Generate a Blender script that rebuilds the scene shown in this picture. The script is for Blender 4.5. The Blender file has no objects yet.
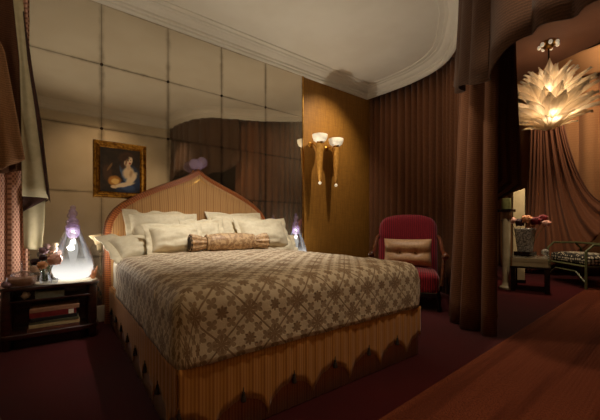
import bpy, math, random
from mathutils import Vector, Matrix, noise, Euler
PI = math.pi
scene = bpy.context.scene
COL = scene.collection
rnd = random.Random(7)
R = math.radians

# ------------------------------------------------------------------ materials
def h(r, g, b):
    f = lambda c: (c/255/12.92) if c/255 <= .04045 else ((c/255+.055)/1.055)**2.4
    return (f(r), f(g), f(b), 1)

class NT:
    """tiny node builder"""
    def __init__(s, name):
        s.m = bpy.data.materials.new(name); s.m.use_nodes = True
        s.t = s.m.node_tree; s.t.nodes.clear()
        s.out = s.t.nodes.new('ShaderNodeOutputMaterial')
    def n(s, typ, **kw):
        nd = s.t.nodes.new(typ)
        for k, v in kw.items(): setattr(nd, k, v)
        return nd
    def set(s, sock, v):
        if hasattr(v, 'is_output') or isinstance(v, bpy.types.NodeSocket): s.t.links.new(v, sock)
        else: sock.default_value = v
    def math(s, op, a, b=0.0, c=0.0):
        nd = s.n('ShaderNodeMath', operation=op)
        s.set(nd.inputs[0], a); s.set(nd.inputs[1], b)
        if op in ('MULTIPLY_ADD', 'SMOOTH_MIN', 'COMPARE'): s.set(nd.inputs[2], c)
        return nd.outputs[0]
    def sstep(s, v, e0, e1, lo=0.0, hi=1.0):
        nd = s.n('ShaderNodeMapRange', interpolation_type='SMOOTHSTEP')
        s.set(nd.inputs['Value'], v); nd.inputs['From Min'].default_value = e0; nd.inputs['From Max'].default_value = e1
        nd.inputs['To Min'].default_value = lo; nd.inputs['To Max'].default_value = hi
        return nd.outputs[0]
    def mix(s, f, a, b):
        nd = s.n('ShaderNodeMix', data_type='RGBA')
        s.set(nd.inputs[0], f); s.set(nd.inputs[6], a); s.set(nd.inputs[7], b)
        return nd.outputs[2]
    def coord(s, kind): return s.n('ShaderNodeTexCoord').outputs[kind]
    def xyz(s, v):
        nd = s.n('ShaderNodeSeparateXYZ'); s.set(nd.inputs[0], v); return nd.outputs
    def noise(s, vec, scale, detail=3, rough=.55, stretch=None):
        if stretch:
            mp = s.n('ShaderNodeMapping'); s.set(mp.inputs[0], vec); mp.inputs['Scale'].default_value = stretch; vec = mp.outputs[0]
        nd = s.n('ShaderNodeTexNoise'); s.set(nd.inputs['Vector'], vec)
        nd.inputs['Scale'].default_value = scale; nd.inputs['Detail'].default_value = detail; nd.inputs['Roughness'].default_value = rough
        return nd.outputs['Fac']
    def bump(s, height, strength=.3, dist=.01):
        nd = s.n('ShaderNodeBump'); s.set(nd.inputs['Height'], height)
        nd.inputs['Strength'].default_value = strength; nd.inputs['Distance'].default_value = dist
        return nd.outputs[0]
    def bsdf(s, col, rough=.6, metal=0.0, normal=None, sheen=0.0, coat=0.0, spec=.5, emit=None, estr=0.0):
        p = s.n('ShaderNodeBsdfPrincipled')
        s.set(p.inputs['Base Color'], col); s.set(p.inputs['Roughness'], rough); s.set(p.inputs['Metallic'], metal)
        p.inputs['Sheen Weight'].default_value = sheen; p.inputs['Coat Weight'].default_value = coat
        p.inputs['Specular IOR Level'].default_value = spec
        if normal is not None: s.set(p.inputs['Normal'], normal)
        if emit is not None: s.set(p.inputs['Emission Color'], emit); s.set(p.inputs['Emission Strength'], estr)
        return p.outputs[0]
    def done(s, sh):
        s.t.links.new(sh, s.out.inputs[0]); return s.m

def simple(name, c1, c2=None, rough=.6, metal=0, nscale=20, bstr=.15, bdist=.004, stretch=None, **kw):
    t = NT(name); o = t.coord('Object')
    f = t.noise(o, nscale, stretch=stretch)
    c = t.mix(t.sstep(f, .35, .65), c1, c2 or c1)
    return t.done(t.bsdf(c, rough, metal, t.bump(f, bstr, bdist), **kw))

M = {}
M['ceiling'] = simple('ceiling_paint', h(204, 196, 180), h(198, 189, 172), .85, nscale=1.5, bstr=.02)
M['plaster'] = simple('cream_plaster', h(190, 174, 148), h(180, 164, 136), .85, nscale=2, bstr=.03)
M['far_ceiling'] = simple('red_cast_ceiling', h(120, 82, 62), h(112, 76, 58), .8, nscale=2, bstr=.03)  # reddish cast of the far room's light put into the colour
M['dark_wall'] = simple('dark_wall', h(60, 36, 26), h(52, 30, 22), .8, nscale=3, bstr=.03)

def m_carpet():
    t = NT('red_carpet'); o = t.coord('Object')
    a = t.noise(o, 220, 2); b = t.noise(o, 2.2, 3)
    c = t.mix(t.sstep(a, .3, .7), h(46, 1, 3), h(80, 3, 6))
    c = t.mix(t.sstep(b, .35, .7, 0, .5), c, h(46, 1, 3))
    return t.done(t.bsdf(c, .95, 0, t.bump(a, .6, .006), sheen=.1, spec=.1))
M['carpet'] = m_carpet()
def m_rug():
    t = NT('rust_rug'); o = t.coord('Object'); x, y, z = t.xyz(o)
    cell = t.noise(o, 170, 2, .7, (.45, 1.6, 1)); big = t.noise(o, 1.0, 2, .5, (.25, 5.0, 1))
    rows = t.math('SINE', t.math('MULTIPLY', y, 2*PI/.022))
    c = t.mix(t.sstep(cell, .38, .62), h(88, 38, 24), h(144, 78, 50))
    c = t.mix(t.sstep(big, .5, .62, 0, .55), c, h(82, 36, 22))
    hgt = t.math('ADD', t.math('MULTIPLY', rows, .25), cell)
    return t.done(t.bsdf(c, .95, 0, t.bump(hgt, .7, .012), spec=.1))
M['rug'] = m_rug()
def m_ochre():
    t = NT('ochre_silk'); o = t.coord('Object')
    f = t.noise(o, 14, 4, .6, (6, 6, .25)); g = t.noise(o, 90, 2, .5, (.1, .1, 2.0))
    c = t.mix(t.sstep(f, .35, .65), h(150, 104, 40), h(128, 86, 30))
    c = t.mix(t.sstep(g, .4, .65, 0, .4), c, h(110, 72, 26))
    return t.done(t.bsdf(c, .55, 0, t.bump(g, .1, .002), spec=.3))
M['ochre'] = m_ochre()
def m_mirror():
    t = NT('antique_mirror'); g = t.coord('Generated'); o = t.coord('Object'); x, y, z = t.xyz(g)
    ex = t.math('SUBTRACT', .5, t.math('ABSOLUTE', t.math('SUBTRACT', x, .5)))
    ez = t.math('SUBTRACT', .5, t.math('ABSOLUTE', t.math('SUBTRACT', z, .5)))
    e = t.math('MINIMUM', ex, t.math('MULTIPLY', ez, 1.6))
    n1 = t.noise(o, 9, 4, .65); n2 = t.noise(o, 2.5, 4, .6)
    wear = t.sstep(t.math('ADD', e, t.math('MULTIPLY', t.math('SUBTRACT', n1, .5), .09)), -.012, .06, 1.0, 0.0)
    wear = t.math('MULTIPLY', wear, t.sstep(t.noise(o, 1.7, 2), .35, .62, .2, .62))
    cd = t.mix(t.sstep(n2, .35, .7), h(146, 134, 112), h(126, 113, 92))
    cd = t.mix(wear, cd, h(44, 32, 20))
    d = t.n('ShaderNodeBsdfDiffuse'); t.set(d.inputs[0], cd)
    gl = t.n('ShaderNodeBsdfGlossy'); t.set(gl.inputs[0], t.mix(wear, h(228, 218, 200), h(96, 80, 60))); gl.inputs['Roughness'].default_value = .035
    nm = t.bump(n2, .02, .01); t.set(gl.inputs['Normal'], nm)
    ms = t.n('ShaderNodeMixShader'); ms.inputs[0].default_value = .84
    t.t.links.new(d.outputs[0], ms.inputs[1]); t.t.links.new(gl.outputs[0], ms.inputs[2])
    return t.done(ms.outputs[0])
M['mirror'] = m_mirror()
M['seam'] = simple('dark_seam', h(34, 24, 14), None, .7)
M['bronze'] = simple('dark_bronze', h(50, 34, 20), h(36, 24, 14), .35, .9)
M['brass'] = simple('brass', h(214, 164, 82), h(190, 138, 62), .28, 1, bstr=.03)
M['satin_gold'] = simple('satin_gold', h(206, 150, 70), h(184, 128, 52), .42, .35, bstr=.03)
M['gilt'] = simple('gilt_frame', h(196, 140, 52), h(128, 82, 26), .38, .85, nscale=30, bstr=.4, bdist=.006)

def cloth(name, c1, c2, ribs=.019, ribamt=.28, fine=130, stretch=(1, 1, .3), sheen=.06, rough=.9):
    t = NT(name); o = t.coord('Object'); x, y, z = t.xyz(o)
    a = t.noise(o, fine, 2, .6); b = t.noise(o, 7, 3, .6, stretch)
    rib = t.math('SINE', t.math('MULTIPLY', t.math('ADD', z, t.math('MULTIPLY', b, .03)), 2*PI/ribs))
    k = t.sstep(t.math('ADD', t.math('MULTIPLY', rib, ribamt), t.math('MULTIPLY', t.math('SUBTRACT', a, .5), 1.6)), -.8, .8)
    c = t.mix(k, c1, c2)
    return t.done(t.bsdf(c, rough, 0, t.bump(k, .35, .004), sheen=sheen, spec=.2))
M['curtain'] = cloth('brown_woven_drape', h(84, 50, 30), h(126, 82, 52))
M['curtain_dark'] = cloth('dark_brown_drape', h(74, 44, 27), h(104, 67, 44))
M['pelmet'] = cloth('shaded_pelmet_cloth', h(58, 36, 22), h(84, 56, 36))  # brown drape darkened: shade of the unlit pelmet put into its colour
M['tail'] = cloth('brown_swag_cloth', h(124, 84, 56), h(164, 122, 84))
M['lining'] = simple('cream_lining', h(190, 176, 140), h(178, 164, 128), .8, nscale=10, bstr=.1)
M['trim_cloth'] = simple('brown_band', h(66, 34, 20), h(52, 26, 16), .85, nscale=60)
M['far_tan'] = cloth('tan_drape', h(150, 104, 66), h(186, 136, 92), ribs=.05, ribamt=.1)
M['far_swag'] = cloth('russet_swag', h(112, 68, 46), h(142, 92, 64), ribs=.02, ribamt=.15, sheen=.08, rough=.6)
M['fascia'] = cloth('tan_fascia', h(178, 128, 84), h(196, 146, 100), ribs=.2, ribamt=.1)
def m_pink():
    t = NT('rose_lattice_cloth'); o = t.coord('Object'); x, y, z = t.xyz(o)
    u = t.math('ADD', x, y)
    s1 = t.math('SINE', t.math('MULTIPLY', u, 2*PI/.034)); s2 = t.math('SINE', t.math('MULTIPLY', z, 2*PI/.045))
    k = t.sstep(t.math('MULTIPLY', s1, s2), -.1, .5)
    c = t.mix(k, h(222, 170, 142), h(150, 98, 78))
    return t.done(t.bsdf(c, .85, 0, t.bump(k, .2, .003), sheen=.3))
M['pink'] = m_pink()
def m_stripe(name, base, mid, dark, per=.024):
    t = NT(name); u = t.coord('UV'); x, y, z = t.xyz(u); o = t.coord('Object')
    s = t.math('SINE', t.math('MULTIPLY', x, 2*PI/per)); s2 = t.math('SINE', t.math('MULTIPLY', x, 2*PI/(per*4.0)))
    nx = t.noise(u, 60, 2, .6, (1, .02, 1))
    c = t.mix(t.sstep(s, -.2, .6), base, mid)
    c = t.mix(t.sstep(t.math('ADD', s2, t.math('MULTIPLY', s, .25)), .72, .95, 0, .6), c, dark)
    c = t.mix(t.sstep(nx, .55, .7, 0, .4), c, mid)
    f = t.noise(o, 200, 2)
    return t.done(t.bsdf(c, .8, 0, t.bump(t.math('ADD', t.math('MULTIPLY', s, .5), f), .2, .003), sheen=.2, spec=.2))
M['valance'] = m_stripe('tan_striped_silk', h(192, 132, 62), h(170, 112, 48), h(150, 94, 40), .017)
M['skirt'] = m_stripe('russet_striped_silk', h(166, 96, 54), h(146, 78, 44), h(124, 58, 36), .017)
M['head_panel'] = m_stripe('gold_striped_silk', h(188, 144, 92), h(172, 126, 76), h(148, 104, 60), .022)
def m_cover():
    t = NT('trellis_coverlet'); u = t.coord('UV'); x, y, z = t.xyz(u); o = t.coord('Object')
    P = .29
    wob = t.noise(o, 10, 2)
    xx = t.math('ADD', x, t.math('MULTIPLY', t.math('SUBTRACT', wob, .5), .012))
    a = t.math('DIVIDE', t.math('ADD', xx, y), P); b = t.math('DIVIDE', t.math('SUBTRACT', xx, y), P)
    def cen(v, off=0.0, k=1.0): return t.math('SUBTRACT', t.math('FRACT', t.math('ADD', t.math('MULTIPLY', v, k), 50.5+off)), .5)
    fa, fb = cen(a), cen(b)
    la = t.math('ABSOLUTE', fa); lb = t.math('ABSOLUTE', fb)
    line = t.math('MAXIMUM', t.sstep(la, .012, .03, 1, 0), t.sstep(lb, .012, .03, 1, 0))
    def star(p, q, n, r0, r1, soft=.03, ph=0.0):
        r = t.math('SQRT', t.math('ADD', t.math('MULTIPLY', p, p), t.math('MULTIPLY', q, q)))
        th = t.math('ARCTAN2', q, p)
        c = t.math('ABSOLUTE', t.math('COSINE', t.math('ADD', t.math('MULTIPLY', th, n), ph)))
        rr = t.math('ADD', r0, t.math('MULTIPLY', t.math('POWER', c, .7), r1))
        return t.sstep(t.math('SUBTRACT', r, rr), -soft, soft, 1, 0)
    st = star(fa, fb, 4, .05, .18, .02)                       # eight petals where the trellis crosses
    cl = star(cen(a, .5, 3), cen(b, .5, 3), 2, .12, .30, .05)  # four-petal sprigs between
    cc = star(cen(a, .5), cen(b, .5), 4, .04, .12, .02)
    m = t.math('MAXIMUM', t.math('MAXIMUM', t.math('MULTIPLY', line, .9), st), t.math('MAXIMUM', t.math('MULTIPLY', cl, .8), cc))
    f = t.noise(o, 150, 2)
    m = t.math('MULTIPLY', m, t.sstep(f, .2, .5, .75, 1))
    c = t.mix(m, h(210, 190, 160), h(142, 114, 84))
    hgt = t.math('SUBTRACT', t.math('MULTIPLY', f, .3), m)
    return t.done(t.bsdf(c, .75, 0, t.bump(hgt, .6, .008), sheen=.15, spec=.2))
M['cover'] = m_cover()
M['linen'] = simple('ivory_linen', h(226, 212, 180), h(218, 202, 168), .75, nscale=30, bstr=.08, sheen=.1)
M['sheet'] = simple('white_sheet', h(222, 212, 188), h(212, 202, 178), .75, nscale=14, bstr=.15)
def m_brocade():
    t = NT('gold_brocade'); o = t.coord('Object')
    a = t.noise(o, 34, 3, .6); b = t.noise(o, 200, 1)
    k = t.sstep(a, .44, .56)
    c = t.mix(k, h(200, 164, 118), h(158, 120, 80))
    return t.done(t.bsdf(c, .5, 0, t.bump(t.math('ADD', k, b), .3, .004), sheen=.2))
M['brocade'] = m_brocade()
M['dark_fabric'] = simple('dark_rosette', h(54, 36, 22), h(38, 24, 14), .8, nscale=50)
def m_frame():
    t = NT('banded_wood'); u = t.coord('UV'); x, y, z = t.xyz(u)
    n = t.noise(u, 12, 3)
    s = t.math('SINE', t.math('ADD', t.math('MULTIPLY', x, 2*PI/.022), t.math('MULTIPLY', n, 6)))
    rd = t.math('ABSOLUTE', t.math('SINE', t.math('MULTIPLY', y, PI*12)))
    c = t.mix(t.sstep(s, -.5, .7), h(180, 104, 52), h(134, 68, 32))
    c = t.mix(t.sstep(rd, .0, .3, .6, 0), c, h(84, 38, 18))
    return t.done(t.bsdf(c, .38, 0, t.bump(rd, .5, .01), coat=.3))
M['frame'] = m_frame()
def wood(name, c1, c2, rough=.3, coat=.4):
    t = NT(name); o = t.coord('Object'); f = t.noise(o, 9, 5, .6, (1, 6, 6))
    return t.done(t.bsdf(t.mix(t.sstep(f, .35, .65), c1, c2), rough, 0, t.bump(f, .05, .003), coat=coat))
M['mahogany'] = wood('dark_mahogany', h(70, 28, 20), h(44, 16, 12))
M['walnut'] = wood('walnut', h(120, 66, 36), h(84, 42, 22))
M['black'] = simple('black_lacquer', h(20, 15, 13), h(14, 10, 9), .25, coat=.5)
M['green_lacquer'] = simple('green_lacquer', h(96, 98, 64), h(78, 82, 52), .4, nscale=30)
def m_velvet():
    t = NT('red_ribbed_velvet'); o = t.coord('Object'); x, y, z = t.xyz(o)
    s = t.math('SINE', t.math('MULTIPLY', x, 2*PI/.026)); n = t.noise(o, 30, 3)
    c = t.mix(t.sstep(s, -.8, .4), h(84, 6, 16), h(152, 18, 32))
    return t.done(t.bsdf(c, .8, 0, t.bump(t.math('ADD', s, n), .4, .006), sheen=.35, spec=.15))
M['velvet'] = m_velvet()
M['cushion'] = simple('tan_silk', h(206, 160, 112), h(190, 142, 96), .5, nscale=40, sheen=.2)
def m_dots():
    t = NT('black_dotted_cloth'); o = t.coord('Object')
    v = t.n('ShaderNodeTexVoronoi'); t.set(v.inputs['Vector'], o); v.inputs['Scale'].default_value = 20; v.inputs['Randomness'].default_value = .3
    c = t.mix(t.sstep(v.outputs['Distance'], .36, .44), h(212, 200, 172), h(34, 30, 24))
    return t.done(t.bsdf(c, .8))
M['dots'] = m_dots()
def m_glass(name, tint, op=.16, rough=.03):
    t = NT(name)
    tr = t.n('ShaderNodeBsdfTransparent'); tr.inputs[0].default_value = tint
    gl = t.n('ShaderNodeBsdfGlossy'); gl.inputs[0].default_value = (.9, .9, .95, 1); gl.inputs['Roughness'].default_value = rough
    fr = t.n('ShaderNodeFresnel'); fr.inputs[0].default_value = 1.5
    k = t.math('MINIMUM', t.math('MULTIPLY_ADD', fr.outputs[0], .6, op*.2), .7)
    ms = t.n('ShaderNodeMixShader'); t.set(ms.inputs[0], k)
    t.t.links.new(tr.outputs[0], ms.inputs[1]); t.t.links.new(gl.outputs[0], ms.inputs[2])
    return t.done(ms.outputs[0])
M['glass'] = m_glass('clear_glass', (.93, .95, .97, 1))
M['amber'] = m_glass('amber_glass', (.85, .62, .42, 1), .3)
M['lilac'] = simple('lilac_glass', h(176, 150, 186), h(130, 104, 150), .1, nscale=14, bstr=.02, coat=.6)
def m_lilac():
    t = NT('lilac_clear_glass')
    a = t.n('ShaderNodeBsdfTransparent'); a.inputs[0].default_value = (.93, .89, .95, 1)
    fr = t.n('ShaderNodeLayerWeight'); fr.inputs[0].default_value = .45
    b = t.bsdf(t.mix(fr.outputs['Facing'], h(214, 194, 226), h(124, 90, 156)), .06, 0, coat=.6)
    ms = t.n('ShaderNodeMixShader'); t.set(ms.inputs[0], t.math('MULTIPLY_ADD', fr.outputs['Facing'], .45, .26))
    t.t.links.new(a.outputs[0], ms.inputs[1]); t.t.links.new(b, ms.inputs[2])
    return t.done(ms.outputs[0])
M['lilac_clear'] = m_lilac()
def m_glow():   # frosted base of the lamp, lit from inside: brightest low, fading out upwards
    t = NT('lamp_frosted_glow'); z = t.xyz(t.coord('Object'))[2]
    k = t.sstep(z, .05, .36, 1, 0)
    k2 = t.math('POWER', k, 2.2)
    em = t.n('ShaderNodeEmission'); em.inputs[0].default_value = (1, .93, .84, 1); t.set(em.inputs[1], t.math('MULTIPLY', k2, LAMP_EMIT))
    tr = t.n('ShaderNodeBsdfTransparent'); tr.inputs[0].default_value = (.97, .98, .99, 1)
    ms = t.n('ShaderNodeMixShader'); t.set(ms.inputs[0], t.math('MULTIPLY', k2, .93))
    t.t.links.new(tr.outputs[0], ms.inputs[1]); t.t.links.new(em.outputs[0], ms.inputs[2])
    return t.done(ms.outputs[0])
LAMP_EMIT = 1.1
M['glow'] = m_glow()
def m_inner():
    t = NT('inner_glass_glow')
    a = t.n('ShaderNodeBsdfTransparent'); a.inputs[0].default_value = (.97, .96, .95, 1)
    e = t.n('ShaderNodeEmission'); e.inputs[0].default_value = (1, .93, .84, 1); e.inputs[1].default_value = .8
    ms = t.n('ShaderNodeMixShader'); ms.inputs[0].default_value = .3
    t.t.links.new(a.outputs[0], ms.inputs[1]); t.t.links.new(e.outputs[0], ms.inputs[2])
    return t.done(ms.outputs[0])
M['inner'] = m_inner()
M['milk'] = simple('milk_glass', h(236, 226, 204), None, .3, bstr=.01, emit=h(255, 236, 200), estr=.25)
def m_leaf():
    t = NT('frosted_leaf_glass'); o = t.coord('Object'); x, y, z = t.xyz(o)
    s = t.math('SINE', t.math('MULTIPLY', x, 2*PI/.03))
    a = t.n('ShaderNodeBsdfTranslucent'); a.inputs[0].default_value = (.95, .88, .76, 1)
    b = t.bsdf((.85, .78, .66, 1), .25, 0, t.bump(s, .5, .01), coat=.3)
    c = t.n('ShaderNodeBsdfTransparent'); c.inputs[0].default_value = (.97, .93, .86, 1)
    ms = t.n('ShaderNodeMixShader'); ms.inputs[0].default_value = .35
    t.t.links.new(a.outputs[0], ms.inputs[1]); t.t.links.new(b, ms.inputs[2])
    m2 = t.n('ShaderNodeMixShader'); m2.inputs[0].default_value = .4
    t.t.links.new(ms.outputs[0], m2.inputs[1]); t.t.links.new(c.outputs[0], m2.inputs[2])
    return t.done(m2.outputs[0])
M['leaf'] = m_leaf()
M['bulb'] = simple('lit_bulb', h(255, 230, 180), None, .4, bstr=0, emit=h(255, 214, 150), estr=3)
M['silver'] = simple('speckled_silver', h(206, 200, 186), h(96, 92, 84), .4, .3, nscale=45, bstr=.5, bdist=.01)
M['marble'] = simple('cream_marble', h(204, 190, 156), h(186, 170, 134), .4, nscale=5, bstr=.02)
M['screen'] = simple('cream_screen', h(190, 172, 132), h(176, 158, 118), .7, nscale=5, bstr=.02)
M['candle'] = simple('green_wax', h(150, 152, 96), h(136, 136, 82), .5, nscale=20)
for nm, a, b in (('rose_pink', (240, 188, 168), (228, 168, 146)), ('rose_dark', (62, 18, 30), (44, 14, 22)), ('rose_peach', (240, 178, 128), (226, 154, 104)),
                 ('rose_mauve', (150, 118, 126), (124, 92, 102)), ('rose_white', (226, 208, 188), (212, 190, 166)), ('rose_red', (140, 22, 30), (104, 14, 22)),
                 ('leaf_green', (70, 88, 42), (50, 66, 30)), ('coral', (216, 150, 104), (190, 122, 80)),
                 ('book_red', (130, 28, 28), (112, 20, 22)), ('book_tan', (176, 128, 96), (164, 116, 84)), ('book_black', (30, 22, 20), (24, 18, 16)),
                 ('book_grey', (124, 122, 104), (112, 110, 92)), ('book_brown', (110, 62, 44), (96, 52, 36)), ('book_cream', (190, 166, 118), (176, 150, 104)),
                 ('page', (214, 196, 156), (196, 176, 136)), ('paper', (236, 228, 208), (226, 216, 194)), ('book_olive', (92, 84, 56), (80, 72, 46))):
    M[nm] = simple(nm, h(*a), h(*b), .65, nscale=40, bstr=.1)

# ------------------------------------------------------------------ mesh tools
class MB:
    def __init__(s): s.v = []; s.f = []; s.uv = {}
    def add(s, vs, fs, uvs=None):
        o = len(s.v); s.v += [tuple(v) for v in vs]
        s.f += [tuple(i+o for i in f) for f in fs]
        if uvs:
            for i, u in enumerate(uvs): s.uv[i+o] = u
        return s
    def box(s, x0, x1, y0, y1, z0, z1):
        return s.add([(x0,y0,z0),(x1,y0,z0),(x1,y1,z0),(x0,y1,z0),(x0,y0,z1),(x1,y0,z1),(x1,y1,z1),(x0,y1,z1)],
                     [(0,3,2,1),(4,5,6,7),(0,1,5,4),(1,2,6,5),(2,3,7,6),(3,0,4,7)])
    def grid(s, fn, nu, nv, wu=False, uv=None):
        vs, us, fs = [], [], []
        for j in range(nv+1):
            for i in range(nu+(0 if wu else 1)):
                a, b = i/nu, j/nv; vs.append(fn(a, b)); us.append(uv(a, b) if uv else (a, b))
        w = nu if wu else nu+1
        for j in range(nv):
            for i in range(nu):
                i2 = (i+1) % w if wu else i+1
                fs.append((j*w+i, j*w+i2, (j+1)*w+i2, (j+1)*w+i))
        return s.add(vs, fs, us)
    def lathe(s, prof, n=24, c=(0,0,0), axis='z', sx=1, sy=1, flute=None):
        vs, fs = [], []
        for (r, z) in prof:
            for i in range(n):
                a = 2*PI*i/n; rr = r*(flute(a, z) if flute else 1)
                p = (rr*math.cos(a)*sx, rr*math.sin(a)*sy, z)
                if axis == 'x': p = (p[2], p[0], p[1])
                if axis == 'y': p = (p[0], p[2], p[1])
                vs.append((p[0]+c[0], p[1]+c[1], p[2]+c[2]))
        for j in range(len(prof)-1):
            for i in range(n):
                i2 = (i+1) % n; fs.append((j*n+i, j*n+i2, (j+1)*n+i2, (j+1)*n+i))
        if prof[0][0] > 1e-5: fs.append(tuple(range(n))[::-1])
        if prof[-1][0] > 1e-5: fs.append(tuple((len(prof)-1)*n+i for i in range(n)))
        return s.add(vs, fs)
    def ball(s, c, r, n=16, m=10, sz=1, sx=1, sy=1, lump=0, seed=0):
        vs, fs = [], []
        for j in range(m+1):
            th = PI*j/m
            for i in range(n):
                a = 2*PI*i/n; d = Vector((math.sin(th)*math.cos(a), math.sin(th)*math.sin(a), -math.cos(th)))
                k = r*(1+lump*noise.noise(d*2.5+Vector((seed, 0, 0))))
                vs.append((c[0]+d.x*k*sx, c[1]+d.y*k*sy, c[2]+d.z*k*sz))
        for j in range(m):
            for i in range(n):
                i2 = (i+1) % n; fs.append((j*n+i, j*n+i2, (j+1)*n+i2, (j+1)*n+i))
        return s.add(vs, fs)
    def tube(s, pts, rad, n=10, closed=False, flat=1.0):
        P = [Vector(p) for p in pts]; k = len(P); vs, fs, us = [], [], []
        rads = rad if isinstance(rad, (list, tuple)) else [rad]*k
        up = Vector((0, 0, 1)); L = 0; prev = None
        for j in range(k):
            t = (P[min(j+1, k-1)]-P[max(j-1, 0)]) if not closed else (P[(j+1) % k]-P[j-1])
            t.normalize()
            if prev is None: side = t.cross(up) if abs(t.z) < .95 else t.cross(Vector((0, 1, 0)))
            else: side = prev-t*prev.dot(t)
            side.normalize(); prev = side; nr = t.cross(side)
            if j: L += (P[j]-P[j-1]).length
            for i in range(n):
                a = 2*PI*i/n; vs.append(P[j]+side*math.cos(a)*rads[j]+nr*math.sin(a)*rads[j]*flat); us.append((L, i/n))
        for j in range(k-1 if not closed else k):
            j2 = (j+1) % k
            for i in range(n):
                i2 = (i+1) % n; fs.append((j*n+i, j*n+i2, j2*n+i2, j2*n+i))
        if not closed: fs.append(tuple(range(n))[::-1]); fs.append(tuple((k-1)*n+i for i in range(n)))
        return s.add(vs, fs, us)
    def build(s, name, mat, parent=None, local=False, smooth=True, bevel=0, solid=0, sub=0, angle=42, ground=False):
        vs = [Vector(v) for v in s.v]; off = Vector((0, 0, 0))
        if parent is not None and not local:
            p = parent
            while p is not None: off += Vector(p.location); p = p.parent
        elif parent is None and not local and vs:
            xs = [v.x for v in vs]; ys = [v.y for v in vs]; zs = [v.z for v in vs]
            off = Vector(((min(xs)+max(xs))/2, (min(ys)+max(ys))/2, min(zs)))
        me = bpy.data.meshes.new(name); me.from_pydata([v-off for v in vs], [], s.f)
        if s.uv:
            ul = me.uv_layers.new(name='UVMap')
            for l in me.loops: ul.data[l.index].uv = s.uv.get(l.vertex_index, (0, 0))
        me.polygons.foreach_set('use_smooth', [smooth]*len(me.polygons))
        me.validate(); me.update()
        import bmesh
        bm = bmesh.new(); bm.from_mesh(me); bmesh.ops.recalc_face_normals(bm, faces=bm.faces); bm.to_mesh(me); bm.free()
        if smooth: me.set_sharp_from_angle(angle=R(angle))
        me.materials.append(mat)
        o = bpy.data.objects.new(name, me); COL.objects.link(o)
        if parent is None and not local: o.location = off
        if parent is not None: o.parent = parent
        if bevel:
            b = o.modifiers.new('bevel', 'BEVEL'); b.width = bevel; b.segments = 2; b.limit_method = 'ANGLE'
        if solid:
            b = o.modifiers.new('solid', 'SOLIDIFY'); b.thickness = solid; b.offset = 0
        if sub:
            b = o.modifiers.new('sub', 'SUBSURF'); b.levels = sub; b.render_levels = sub
        return o

def tag(o, label, cat, group=None, kind=None):
    o['label'] = label; o['category'] = cat
    if group: o['group'] = group
    if kind: o['kind'] = kind
    return o
def struct(o, label=None, cat=None):
    o['kind'] = 'structure'
    if label: o['label'] = label
    if cat: o['category'] = cat
    return o
def thing(name, label, cat, loc=(0,0,0), rotz=0, group=None):
    o = bpy.data.objects.new(name, None); COL.objects.link(o); o.empty_display_size = .1
    o.location = loc; o.rotation_euler = (0, 0, rotz)
    return tag(o, label, cat, group)
def dup(o, loc=None, label=None, parent=None):
    c = o.copy(); COL.objects.link(c)
    if parent is not None: c.parent = parent
    if loc is not None: c.location = loc
    if label: c['label'] = label
    for ch in list(o.children): dup(ch, parent=c)
    return c
def catmull(P, n=12):
    P = [Vector(p) for p in P]; out = []
    for i in range(len(P)-1):
        p0 = P[max(i-1, 0)]; p1 = P[i]; p2 = P[i+1]; p3 = P[min(i+2, len(P)-1)]
        for k in range(n):
            t = k/n
            out.append(.5*((2*p1)+(p2-p0)*t+(2*p0-5*p1+4*p2-p3)*t*t+(3*p1-p0-3*p2+p3)*t**3))
    out.append(P[-1]); return out
class Path2:
    """polyline with arc length"""
    def __init__(s, pts):
        s.p = [Vector((p[0], p[1])) for p in pts]; s.l = [0]
        for a, b in zip(s.p, s.p[1:]): s.l.append(s.l[-1]+(b-a).length)
        s.L = s.l[-1]
    def at(s, d):
        d = max(0, min(s.L, d)); i = 0
        while i < len(s.l)-2 and s.l[i+1] < d: i += 1
        a, b = s.p[i], s.p[i+1]; k = (d-s.l[i])/max(1e-6, s.l[i+1]-s.l[i]); t = (b-a).normalized()
        e = .06
        return a.lerp(b, k), t
    def frame(s, d):
        p, _ = s.at(d); a, _ = s.at(d-.05); b, _ = s.at(d+.05); t = (b-a).normalized()
        return p, Vector((t.y, -t.x))      # right-hand normal = into the bedroom
def drape(path, z0, z1, amp, pleat, seed=0, nz=8, off=0.0, flare=0.0, fix=.45):
    P = Path2(path); n = int(P.L/(pleat/9)); mb = MB()
    zz0 = z0 if callable(z0) else (lambda s: z0)
    def fn(a, b):
        s = a*P.L; p, nr = P.frame(s); k = noise.noise(Vector((s*1.3, seed, 0)))
        ph = 2*PI*s/pleat+4.0*noise.noise(Vector((s*2.1, seed+2, 0)))+2.2*k+seed+.5*math.sin(3*b+5*s)*b
        w = 2.2*abs(math.sin(ph/2))-1.3+.25*math.sin(ph+.8)+.3*math.sin(.23*ph+2*k)+.9*noise.noise(Vector((s*3, seed+5, b*.5)))*fix
        q = p+nr*(amp*(.75+.35*(1-b)+flare*(1-b)**2)*w+off+flare*.16*(1-b)**1.3)
        zz = zz0(s); return (q.x, q.y, zz+(z1-zz)*b)
    return mb.grid(fn, n, nz)

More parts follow.
